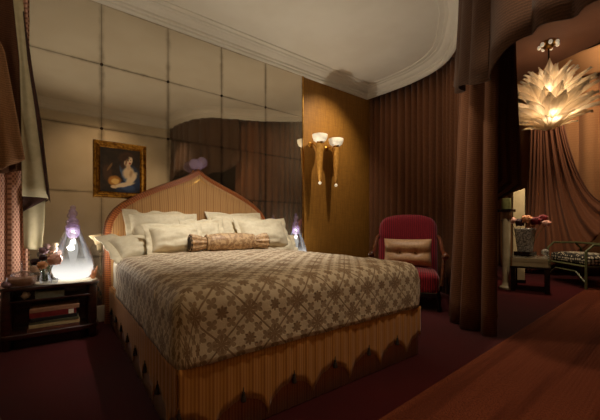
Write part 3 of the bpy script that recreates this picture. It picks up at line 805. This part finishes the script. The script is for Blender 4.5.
MB().lathe([(0, .006), (.08, .01), (.092, .04), (.085, .068), (0, .072)], 28, flute=lambda a, z: 1+.03*math.sin(7*a)).build('potpourri', M['book_tan'], gb, local=True)
MB().lathe([(.074, .086), (.072, .096), (.05, .115), (.015, .125), (.008, .13), (.007, .19), (.011, .20), (.0, .208)], 24).build('lid', M['glass'], gb, local=True)
tb = MB().lathe([(.02, 0), (.026, .003), (.027, .05), (.024, .05), (.022, .006), (0, .005)], 20, (-.04, 3.405, .5055))
tag(tb.build('tumbler', M['glass']), 'tiny clear shot glass at the front of the left nightstand', 'glass')
for i, (x, y, r) in enumerate(((-.345, 3.41, .024), (-.325, 3.385, .02))):
    pc = MB().lathe([(r*math.sin(PI*k/8)*(1 if k < 6 else .9), r*1.2-r*1.2*math.cos(PI*k/8)) for k in range(9)], 16, (x, y, .5055), flute=lambda a, z: 1+.12*math.sin(6*a+z*300))
    tag(pc.build('pine_cone', M['rose_mauve']), ('larger' if i == 0 else 'smaller') + ' of two small cones at the left tip of the nightstand', 'cone', 'cones on the left nightstand')
cr_ = MB()
for k in range(9):
    a = k*2.4; cr_.tube(catmull([(.245, 3.50, .506), (.245+.015*math.cos(a), 3.50+.015*math.sin(a), .54), (.245+.04*math.cos(a)*(.5+k*.05), 3.5+.03*math.sin(a), .565+.008*k)], 3), [.008]*6+[.004], 6)
tag(cr_.build('coral', M['coral']), 'little branch of orange coral at the right end of the left nightstand', 'coral')
for i, (x, y, r, lab) in enumerate(((.17, 3.415, 8, 'white note card on the nightstand edge in front of the lamp'), (.02, 3.40, -12, 'white folded paper on the nightstand, left of the note card'))):
    nb = thing('note_card', lab, 'card', (x, y, .5056), R(r), 'papers on the left nightstand')
    MB().box(-.055, .055, -.03, .03, 0, .003).build('card', M['paper'], nb, local=True, smooth=False)

# ------------------------------------------------------------------ painting
def m_paint():
    t = NT('oil_painting'); o = t.coord('Object'); x, y, z = t.xyz(o)
    n = t.noise(o, 14, 4, .6); col = t.mix(t.sstep(n, .35, .65), h(30, 20, 12), h(52, 36, 22))
    wob = t.noise(o, 20, 3); wx = t.math('ADD', x, t.math('MULTIPLY', t.math('SUBTRACT', wob, .5), .03)); wz = t.math('ADD', z, t.math('MULTIPLY', t.math('SUBTRACT', wob, .5), .03))
    def ell(cx, cz, rx, rz, rot, c, soft=.35):
        nonlocal col
        dx = t.math('SUBTRACT', wx, cx); dz = t.math('SUBTRACT', wz, cz); ca, sa = math.cos(R(rot)), math.sin(R(rot))
        u = t.math('DIVIDE', t.math('ADD', t.math('MULTIPLY', dx, ca), t.math('MULTIPLY', dz, sa)), rx)
        v = t.math('DIVIDE', t.math('SUBTRACT', t.math('MULTIPLY', dz, ca), t.math('MULTIPLY', dx, sa)), rz)
        d = t.math('SQRT', t.math('ADD', t.math('MULTIPLY', u, u), t.math('MULTIPLY', v, v)))
        col = t.mix(t.sstep(d, 1-soft, 1+soft*.3, 1, 0), col, c)
    ell(.09, .07, .17, .085, 25, h(36, 52, 84)); ell(.05, .07, .10, .045, -20, h(62, 84, 120)); ell(-.12, .20, .05, .10, 8, h(74, 46, 26)); ell(-.10, .27, .06, .012, 60, h(128, 92, 52))
    ell(.10, .20, .09, .12, 10, h(48, 62, 84)); ell(.035, .20, .03, .11, 20, h(74, 98, 128)); ell(-.055, .125, .065, .06, 0, h(190, 122, 44)); ell(-.05, .12, .04, .035, 0, h(244, 196, 110))
    ell(.075, .22, .06, .075, -18, h(238, 206, 158)); ell(.105, .16, .04, .085, -34, h(244, 214, 170)); ell(.035, .09, .11, .026, 16, h(244, 212, 166)); ell(-.06, .062, .035, .018, -8, h(232, 196, 146))
    ell(.055, .385, .085, .065, 20, h(70, 42, 24)); ell(.03, .33, .03, .09, -10, h(62, 36, 22)); ell(.075, .345, .042, .058, -24, h(244, 210, 166), .25); ell(.078, .285, .024, .035, 0, h(230, 192, 146)); ell(.092, .33, .014, .007, -20, h(190, 104, 84)); ell(.045, .38, .05, .04, 40, h(58, 34, 20), .5); ell(.052, .33, .012, .045, -10, h(150, 100, 66), .8); ell(.068, .353, .012, .006, -24, h(110, 70, 50), .6); ell(.094, .36, .011, .005, -24, h(110, 70, 50), .6); ell(.09, .322, .013, .006, -20, h(196, 96, 78), .5); ell(.10, .215, .02, .05, -10, h(206, 160, 112), .8)
    return t.done(t.bsdf(col, .35, 0, t.bump(n, .1, .003)))
PXC, PZ0, PW, PH = .52, 1.30, .50, .59
pa = thing('painting', 'gilt framed oil painting of a seated figure, a mirror reflection built solid on the panels', 'painting', (PXC, W-.004, PZ0))  # reflection of a painting behind the camera, built as a solid object
def frame_bar(p0, p1, inner0, inner1):
    pr = [(0, .0), (0, .03), (.15, .045), (.35, .05), (.5, .035), (.75, .03), (.9, .018), (1, .012), (1, 0)]
    vs = []
    for (o, i) in ((p0, inner0), (p1, inner1)):
        for k, d in pr: vs.append((o[0]+(i[0]-o[0])*k, -d-.002, o[1]+(i[1]-o[1])*k))
    n = len(pr)
    return MB().add(vs, [(j, j+1, j+1+n, j+n) for j in range(n-1)]+[tuple(range(n))[::-1], tuple(range(n, 2*n)), (n-1, 0, n, 2*n-1)])
fo = [(-PW/2, 0), (PW/2, 0), (PW/2, PH), (-PW/2, PH)]; fw = .062; fi = [(-PW/2+fw, fw), (PW/2-fw, fw), (PW/2-fw, PH-fw), (-PW/2+fw, PH-fw)]
for i in range(4):
    j = (i+1) % 4; frame_bar(fo[i], fo[j], fi[i], fi[j]).build('frame_bar', M['gilt'], pa, local=True, angle=25)
cvs = MB().box(-PW/2+fw-.005, PW/2-fw+.005, -.011, -.003, 0, PH-2*fw+.01).build('canvas', m_paint(), pa, local=True, smooth=False)
cvs.location = (0, 0, fw-.005)

# ------------------------------------------------------------------ wall sconces
def sconce(loc, label):
    r = thing('wall_sconce', label, 'sconce', loc, 0, 'torch sconces on the ochre wall')
    MB().lathe([(.012, .06), (.03, .10), (.046, .35), (.058, .60), (.066, .625), (.06, .63)], 28, flute=lambda a, z: 1+.03*math.cos(12*a)).build('torch', M['satin_gold'], r, local=True)
    MB().ball((0, 0, .032), .026, 16, 10).build('tip_ball', M['milk'], r, local=True)
    MB().lathe([(.05, .625), (.056, .64), (.045, .65), (.05, .662)], 24).build('collar', M['brass'], r, local=True)
    MB().lathe([(.03, .66), (.07, .665), (.10, .69), (.116, .735), (.12, .77), (.114, .772), (.108, .735), (.09, .70), (.05, .675), (0, .672)], 32).build('bowl_shade', M['milk'], r, local=True)
    MB().tube(catmull([(0, .01, .56), (-.01, .08, .60), (-.02, .13, .66), (-.02, .19, .66)], 5), .011, 8).build('arm', M['brass'], r, local=True)
    MB().lathe([(0, 0), (.035, 0), (.045, .006), (.04, .014), (.02, .02), (0, .02)], 20).build('wall_plate', M['brass'], r, local=True).matrix_basis = Matrix.Translation((-.02, .21, .66)) @ Matrix.Rotation(R(90), 4, 'X')
    return r
s1 = sconce((3.185, 3.70, 1.63), 'left of the two brass torch sconces with white bowls on the ochre wall')
dup(s1, (3.525, 3.70, 1.62), 'right of the two brass torch sconces with white bowls, nearer the curtain')

# ------------------------------------------------------------------ red armchair
ch = thing('armchair', 'red ribbed velvet armchair standing between bed and curtain', 'armchair', (3.64, 2.47, 0), R(-56))
def cush(x0, x1, y0, y1, z0, z1, r, puff=0):
    m = MB(); n = 14
    def f(face, a, b):
        u, v = 2*a-1, 2*b-1
        p = [(u, v, 1), (u, -v, -1), (u, -1, v), (-u, 1, v), (1, u, v), (-1, -u, v)][face]
        hx, hy, hz = (x1-x0)/2, (y1-y0)/2, (z1-z0)/2
        q = Vector((p[0]*hx, p[1]*hy, p[2]*hz)); c = Vector((max(-hx+r, min(hx-r, q.x)), max(-hy+r, min(hy-r, q.y)), max(-hz+r, min(hz-r, q.z))))
        d = q-c
        if d.length > 1e-6: q = c+d.normalized()*r
        q.z += puff*(1-(p[0])**2)*(1-p[1]**2)*(1 if p[2] > 0 else 0)
        return (q.x+(x0+x1)/2, q.y+(y0+y1)/2, q.z+(z0+z1)/2)
    for k in range(6): m.grid(lambda a, b: f(k, a, b), n, n)
    return m
cush(-.36, .36, -.42, .24, .20, .44, .06, .03).build('seat', M['velvet'], ch, local=True, angle=60)
def backf(sg):
    def f(a, b):
        u = 2*a-1; zt = .30+.86*b; k = max(0, (b-.55)/.45)
        hw = .385*(1-.0*b)*math.sqrt(max(.0, 1-max(0, (b-.78)/.22)**2.4*.36))
        x = u*hw; edge = (1-abs(u)**4)**.5*(1-max(0, b-.86)**2*40)**.5 if b < 1 else 0
        y = .23+.14*b+sg*.075*max(0, edge)-.02*(1-u*u)*(1 if sg < 0 else 0)
        y -= .05*abs(u)**3
        return (x, y, zt-.05*abs(u)**3*k)
    return f
bm_ = MB(); bm_.grid(backf(-1), 30, 26); bm_.grid(lambda a, b: backf(1)(1-a, b), 30, 26)
bm_.build('backrest', M['velvet'], ch, local=True, angle=70)
for sx in (-1, 1):
    MB().tube(catmull([(sx*.39, .30, .86), (sx*.41, .18, .82), (sx*.42, 0, .70), (sx*.42, -.22, .66), (sx*.42, -.36, .64)], 5), [.024]*19+[.03, .034], 10).build('arm', M['walnut'], ch, local=True)
    MB().tube(catmull([(sx*.415, -.3, .635), (sx*.40, -.33, .5), (sx*.375, -.36, .3)], 4), .02, 8).build('arm_post', M['walnut'], ch, local=True)
    MB().ball((sx*.42, -.385, .645), .043, 14, 10).build('arm_knob', M['walnut'], ch, local=True)
    MB().tube(catmull([(sx*.33, -.37, .24), (sx*.345, -.385, .12), (sx*.35, -.40, .003)], 4), [.028]*5+[.022]*4, 8).build('leg', M['black'], ch, local=True)
    MB().tube(catmull([(sx*.33, .2, .24), (sx*.335, .24, .12), (sx*.34, .30, .003)], 4), [.028]*5+[.022]*4, 8).build('leg', M['black'], ch, local=True)
MB().box(-.34, .34, -.4, .24, .15, .22).build('seat_rail', M['black'], ch, local=True, bevel=.01, smooth=False)
cu = thing('cushion', 'tan tufted cushion leaning on the back of the red armchair', 'cushion', (3.64, 2.47, .655), R(-56))
def cfun(sg):
    def f(a, b):
        u, v = 2*a-1, 2*b-1
        th = (max(0, 1-abs(u)**4)**.5)*(max(0, 1-abs(v)**4)**.5)
        rib = .06+.035*abs(math.sin(PI*(b*2)))
        for q in (-.36, .36): rib -= .035*math.exp(-((u-q)/.11)**2-(v/.18)**2)
        x = u*.30*(1-.04*(1-v*v)*abs(u)); z = v*.175*(1-.05*(1-u*u)*abs(v))
        return (x, .03+.03*v+sg*th*rib, z)
    return f
cb = MB(); cb.grid(cfun(-1), 30, 24); cb.grid(lambda a, b: cfun(.8)(1-a, b), 30, 24)
cb.build('cushion_body', M['cushion'], cu, local=True, angle=180)
for q in (-.094, .094): MB().ball((q, -.03, 0), .013, 10, 6).build('button', M['walnut'], cu, local=True)
# shift the cushion in front of the backrest
cu.location = (3.64+math.sin(R(56))*.18*0+.0, 2.47, .655)

# ------------------------------------------------------------------ rug
rg = MB(); rg.box(-.4, 8.2, -1.15, 0, 0, .012)
rugo = rg.build('rug', M['rug'], local=True, smooth=False, bevel=.004); rugo.location = (.55, 1.02, .0005); rugo.rotation_euler = (0, 0, R(2.3))
tag(rugo, 'long rust coloured woven rug running through the doorway', 'rug')

# ------------------------------------------------------------------ the room beyond: chandelier
CC = (6.15, 1.62)
cd = thing('chandelier', 'tiered chandelier of frosted glass leaves glowing over the coffee table', 'chandelier', (CC[0], CC[1], 3.9))
MB().lathe([(.0, -.10), (.05, -.10), (.09, -.06), (.11, -.02), (.11, 0)], 24).build('canopy', M['brass'], cd, local=True)
for k in range(7):
    a = k*2*PI/7
    MB().ball((.12*math.cos(a), .12*math.sin(a), -.05), .028, 8, 6, 1.3).build('crystal', M['milk'], cd, local=True)
MB().tube([(0, 0, -.10), (0, 0, -.4)], .012, 8).build('rod', M['bronze'], cd, local=True)
MB().lathe([(.0, -1.39), (.03, -1.385), (.05, -1.36), (.05, -1.30), (.04, -1.2), (.05, -.8), (.03, -.45), (.0, -.42)], 16).build('stem', M['brass'], cd, local=True)
MB().lathe([(.0, -1.39), (.07, -1.375), (.14, -1.33), (.2, -1.26), (.19, -1.255), (.13, -1.32), (0, -1.36)], 28, flute=lambda a, z: 1+.05*math.cos(14*a)).build('bowl', M['leaf'], cd, local=True)
def leaf_mesh():
    mb = MB()
    def f(a, b):
        w = .145*(.45+.55*math.sin(PI*min(1, b*.85+.1)))
        if b > .62: w *= max(.02, 1-((b-.62)/.38)**1.5)
        u = 2*a-1; x = u*w; y = b; z = .16*b*b-.05*abs(u)+.012*math.cos(u*14)
        if b > .85: z += .1*(b-.85)
        return (x, z, y)
    return mb.grid(f, 12, 14)
proto = None
def add_leaf(r, z, az, el, L, wd=1.0):
    global proto
    if proto is None:
        proto = leaf_mesh().build('glass_leaf', M['leaf'], cd, local=True, solid=.02, angle=80); o = proto
    else:
        o = proto.copy(); COL.objects.link(o); o.parent = cd
    # leaf grows along local z; tip curls to local +y (outwards/down)
    m = Matrix.Translation((r*math.cos(az), r*math.sin(az), z)) @ Matrix.Rotation(az-PI/2, 4, 'Z') @ Matrix.Rotation(-(PI/2-el), 4, 'X') @ Matrix.Diagonal((L*wd, L, L, 1))
    o.matrix_basis = m
for (n, r, z, el, L, ph) in ((15, .07, -1.36, 28, .36, .0), (19, .09, -1.26, 30, .68, .2), (17, .10, -1.16, 42, .58, .0), (17, .10, -.98, 48, .56, .15), (14, .08, -.88, 60, .44, .1), (13, .06, -.77, 66, .42, .0)):
    for k in range(n):
        add_leaf(r, z, 2*PI*(k+ph)/n+rnd.uniform(-.06, .06), R(el+rnd.uniform(-5, 5)), L*rnd.uniform(.88, 1.08), 1.0)
for k in range(6):
    a = 2*PI*k/6
    MB().ball((.085*math.cos(a), .085*math.sin(a), (-1.18, -.84)[k % 2]), .022, 10, 8, 1.5).build('bulb', M['bulb'], cd, local=True)

# coffee table
ct = thing('coffee_table', 'low black table with a glass fronted top below the chandelier', 'table', (5.93, 1.80, 0), R(16))
MB().box(-.34, .34, -.25, .25, .36, .385).build('table_frame', M['black'], ct, local=True, bevel=.006, smooth=False)
MB().box(-.34, .34, -.25, .25, .515, .53).build('glass_top', M['glass'], ct, local=True, smooth=False, bevel=.003)
MB().box(-.31, .31, -.22, .22, .386, .514).build('glass_case', M['screen'], ct, local=True, smooth=False, bevel=.003)
for sx in (-1, 1):
    for sy in (-1, 1):
        MB().box(sx*.30-.03, sx*.30+.03, sy*.21-.03, sy*.21+.03, .003, .36).build('leg', M['black'], ct, local=True, bevel=.005, smooth=False)
        MB().tube([(sx*.335, sy*.245, .385), (sx*.335, sy*.245, .52)], .006, 6).build('case_post', M['green_lacquer'], ct, local=True)
bx = MB().box(5.72, 6.02, 1.74, 1.96, .5315, .60)
tag(bx.build('black_box', M['black'], smooth=False, bevel=.006), 'flat black box under the silver vase on the coffee table', 'box')
vs_ = MB()
def vasef(a, b):
    t = a*2*PI; c, s_ = math.cos(t), math.sin(t); e = 6; q = (abs(c)**e+abs(s_)**e)**(-1/e)
    r = .10+.045*b; return (5.87+r*q*c, 1.85+r*q*s_*.8, .602+.36*b)
vs_.grid(vasef, 40, 16, wu=True); vs_.f.append(tuple(range(40))[::-1])
tag(vs_.build('silver_vase', M['silver'], solid=.008), 'square speckled silver vase holding roses on the coffee table', 'vase')
G2 = 'roses in the silver vase'
vx = Vector((.30, -.95)).normalized()
for i, (lab, o, dz, r, m) in enumerate((
    ('dark red rose at the far left of the silver vase', -.26, .06, .082, 'rose_dark'), ('pink rose second from the left in the silver vase', -.17, .07, .08, 'rose_pink'),
    ('dark red rose left of centre in the silver vase', -.07, .04, .088, 'rose_dark'), ('peach rose at the centre top of the silver vase', .03, .09, .088, 'rose_peach'),
    ('peach rose low at the centre of the silver vase', .07, .0, .068, 'rose_peach'), ('crimson rose right of centre in the silver vase', .15, .06, .09, 'rose_red'),
    ('crimson rose top right of the silver vase', .22, .10, .08, 'rose_red'), ('dusky pink rose drooping at the far right of the silver vase', .27, .02, .07, 'rose_pink'))):
    c = (5.83+vx.x*-o*-1+(-.03 if i % 2 else .02), 1.84+vx.y*o, 1.02+dz)
    flower(lab, c, r, m, (5.87-.02+.01*i*.5, 1.85+vx.y*o*.2, .63), G2, 10+i)
# candle stand and screen
cs = thing('candle_stand', 'slim cream pedestal with black tray and green candle, left of the silver vase', 'pedestal', (5.66, 2.04, 0))
MB().lathe([(.09, 0.003), (.095, .03), (.06, .06), (.05, .12), (.058, 1.0), (.05, 1.15), (.06, 1.22)], 24).build('column', M['marble'], cs, local=True)
MB().box(-.10, .10, -.10, .10, 1.22, 1.265).build('tray_top', M['black'], cs, local=True, bevel=.006, smooth=False)
cdl = MB().lathe([(.062, 0), (.066, .01), (.064, .17), (.05, .172), (.045, .16), (0, .158)], 20, (5.66, 2.04, 1.267))
tag(cdl.build('candle', M['candle']), 'squat green candle on the slim cream pedestal', 'candle')
sc = thing('screen_panel', 'tall narrow cream panel standing behind the silver vase', 'screen', (6.42, 2.12, 0), R(-55))
MB().add([(-.09, -.02, .003), (.09, -.02, .003), (.09, -.02, 1.66), (-.09, -.02, 1.58), (-.09, .02, .003), (.09, .02, .003), (.09, .02, 1.66), (-.09, .02, 1.58)],
         [(0, 1, 2, 3), (4, 7, 6, 5), (0, 4, 5, 1), (1, 5, 6, 2), (2, 6, 7, 3), (3, 7, 4, 0)]).build('panel', M['screen'], sc, local=True, bevel=.006, smooth=False)
MB().box(-.10, .10, -.03, .03, .002, .06).build('foot', M['black'], sc, local=True, smooth=False)
# small glass things on the table
gd = MB().ball((6.13, 1.66, .585), .052, 14, 10)
tag(gd.build('glass_ornament', M['silver']), 'small round glass ornament at the right end of the coffee table', 'ornament')

# bench with green bamboo-like frame
bl, bd_ = .95, .55
ev = Vector((-.65, -.64)).normalized(); dv = Vector((-ev.y*-1, ev.x*-1))
ang = math.atan2(ev.y, ev.x)
bn = thing('bench', 'open green framed bench with a black dotted seat cushion', 'bench', (6.875, 1.58, 0), ang)
# local x along the bench front, local +y to the back
ysg = 1
for sx in (-.475, .475):
    MB().tube([(sx, 0, .003), (sx, 0, .60), (sx, .10, .70), (sx, .45, .70), (sx, .55, .60), (sx, .55, .003)], .019, 8).build('arm_frame', M['green_lacquer'], bn, local=True, angle=30)
    MB().tube([(sx, 0, .36), (sx, .55, .36)], .014, 8).build('side_rail', M['green_lacquer'], bn, local=True)
MB().tube([(-.475, .46, .70), (.475, .46, .70)], .019, 8).build('back_rail', M['green_lacquer'], bn, local=True)
MB().tube([(-.475, 0, .36), (.475, 0, .36)], .019, 8).build('front_rail', M['green_lacquer'], bn, local=True)
MB().tube([(-.475, .55, .36), (.475, .55, .36)], .019, 8).build('rear_rail', M['green_lacquer'], bn, local=True)
MB().tube([(-.475, .0, .10), (-.25, 0, .26), (.25, 0, .26), (.475, 0, .10)], .013, 8).build('brace', M['green_lacquer'], bn, local=True, angle=30)
cush(-.455, .455, .02, .53, .37, .53, .05, .03).build('seat_cushion', M['dots'], bn, local=True, angle=60)

# drapes of the far room
tag(drape([(8.75, 3.6), (8.7, 2.4), (8.6, 1.2), (8.4, -.2), (8.2, -1.6)], .012, 4.15, .085, .26, 12, off=.0).build('far_curtain', M['far_tan'], solid=.01),
    'pale tan curtain lining the wall of the room beyond the doorway', 'curtain')
def fasc(a, b):
    y = 3.2-4.6*a; z = 4.02+.62*b*(.35+.75*a)+.05*math.sin(a*9)*(1-b)
    return (8.45-.35*b-.05*a+.03*math.sin(a*30+b*2), y, z)
tag(MB().grid(fasc, 60, 10).build('far_valance', M['fascia'], solid=.02),
    'draped tan valance under the far ceiling, right of the chandelier', 'valance')
def swag(a, b):
    # a: fold across (0 = window side, 1 = right hand), b: down the cloth
    top = Vector((2.37-.42*a, 3.95)); k = max(0, (a-.35)/.65)
    end = Vector((2.52-.42*a, .05)).lerp(Vector((.95, 1.50-.75*(1-k)*1.2)), min(1, k*1.15)**1.0) if a > .35 else Vector((2.52-.55*a, .05))
    ctl = Vector((2.42-.55*a, 1.9-.2*a))-Vector((.0, .8*k))+Vector((-.25*k, .0))
    p = top*(1-b)**2+ctl*2*b*(1-b)+end*b*b
    x = 7.85+.055*math.sin(a*2*PI*7.5+.5*b)*(.35+.65*b)+.025*math.sin(a*2*PI*17)
    return (x, p.x, p.y)
tag(MB().grid(swag, 150, 40).build('swag_drape', M['far_swag'], solid=.01),
    'russet drape gathered behind the chandelier and swept away to the right', 'curtain')

# ------------------------------------------------------------------ lights
def point(name, loc, e, col, rad=.03):
    l = bpy.data.lights.new(name, 'POINT'); l.energy = e; l.color = col; l.shadow_soft_size = rad
    o = bpy.data.objects.new(name, l); COL.objects.link(o); o.location = loc; return o
def spot(name, loc, to, e, col, ang, blend=.8, rad=.04):
    l = bpy.data.lights.new(name, 'SPOT'); l.energy = e; l.color = col; l.spot_size = R(ang); l.spot_blend = blend; l.shadow_soft_size = rad
    o = bpy.data.objects.new(name, l); COL.objects.link(o); o.location = loc
    o.rotation_euler = (Vector(to)-Vector(loc)).to_track_quat('-Z', 'Y').to_euler(); return o
WARM = (1, .84, .62); NEU = (1, .95, .87); UPW = (1, .90, .74)
point('lamp_light_left', (LL[0], LL[1], LL[2]+.25), 10, (1, .92, .80), .03)
point('lamp_light_right', (LR[0], LR[1], LR[2]+.25), 12, (1, .92, .80), .03)
spot('lamp_uplight_right', (LR[0], LR[1], LR[2]+.70), (LR[0]+.35, LR[1]-1.0, 3), 58, UPW, 124, 1, .03)
spot('lamp_uplight_left', (LL[0], LL[1], LL[2]+.70), (LL[0]+.6, LL[1]-1.2, 3), 40, UPW, 120, 1, .03)
spot('fill_uplight', (-.6, .6, 1.05), (1.0, 2.7, 3.45), 85, UPW, 100, 1, .1)  # unseen fill turned up at the ceiling, added for ambient light
spot('fill_nightstand', (.1, 2.9, 3.42), (-.02, 3.44, .5), 26, NEU, 30, 1, .03)  # added fill to brighten the flowers and nightstand top, no fixture
spot('downlight_bed', (1.35, 2.2, 3.42), (1.42, 2.9, .75), 285, NEU, 60, 1)
spot('downlight_sconces', (3.42, 2.95, 3.42), (3.44, 3.9, 2.05), 130, WARM, 82, 1, .03)
spot('downlight_chair', (3.3, 2.2, 3.42), (3.7, 2.5, .6), 60, NEU, 45, .9)
spot('fill_doorway', (2.45, 2.15, 3.42), (3.35, 1.6, 1.1), 60, WARM, 50, 1, .04)  # extra light added to lift the gathered curtain, no lamp there
spot('downlight_rug', (1.75, .5, 3.42), (2.0, .7, 0), 85, (1, .82, .6), 74, .7)
CH = (1, .77, .53)
for k in range(14):
    a = k*2.4; z_ = -.55-.055*k; rr = .12+.14*(k/13)
    point('chandelier_light', (CC[0]+rr*math.cos(a), CC[1]+rr*math.sin(a), 3.9+z_), 2.9, CH, .05)
spot('chandelier_downlight', (CC[0], CC[1], 3.9-1.44), (CC[0], CC[1], 0), 90, CH, 165, 1, .05)
spot('far_fill_chandelier', (4.5, .95, 3.8), (6.15, 1.62, 3.1), 30, CH, 45, 1, .05)  # added front light on the glass leaves, no source of its own
spot('far_fill_valance', (7.7, 1.0, 4.12), (8.4, 1.3, 4.3), 18, CH, 120, 1, .05)  # made-up light in the recess, brightens the tan valance
spot('far_fill_table', (4.4, 1.0, 3.85), (5.9, 1.85, .9), 110, CH, 34, 1, .05)  # helper light added from the doorway side for vase and table
spot('fill_front_wall', (.7, 1.3, 3.42), (.7, -.15, 1.9), 85, (1, .76, .52), 85, 1, .05)  # unseen helper, warms the wall that the mirror reflects
spot('far_fill_drape', (6.9, 1.3, 3.85), (8.2, 1.6, 3.0), 115, CH, 90, 1, .05)  # fill added to brighten the far room's drapes
w = bpy.data.worlds.new('World'); scene.world = w; w.use_nodes = True
w.node_tree.nodes['Background'].inputs[0].default_value = (.9, .7, .5, 1); w.node_tree.nodes['Background'].inputs[1].default_value = .02

# ------------------------------------------------------------------ camera
cam = bpy.data.cameras.new('Camera'); co = bpy.data.objects.new('Camera', cam); COL.objects.link(co)
cam.sensor_width = 36; cam.lens = 317/600*36; cam.shift_y = 16/600; cam.clip_start = .03
co.location = (0, 0, 1); co.rotation_euler = (R(90), 0, -math.atan(240/317))
scene.camera = co
scene.view_settings.view_transform = 'Standard'; scene.view_settings.look = 'None'
scene.view_settings.exposure = .18; scene.view_settings.gamma = 1
scene.view_settings.use_curve_mapping = False
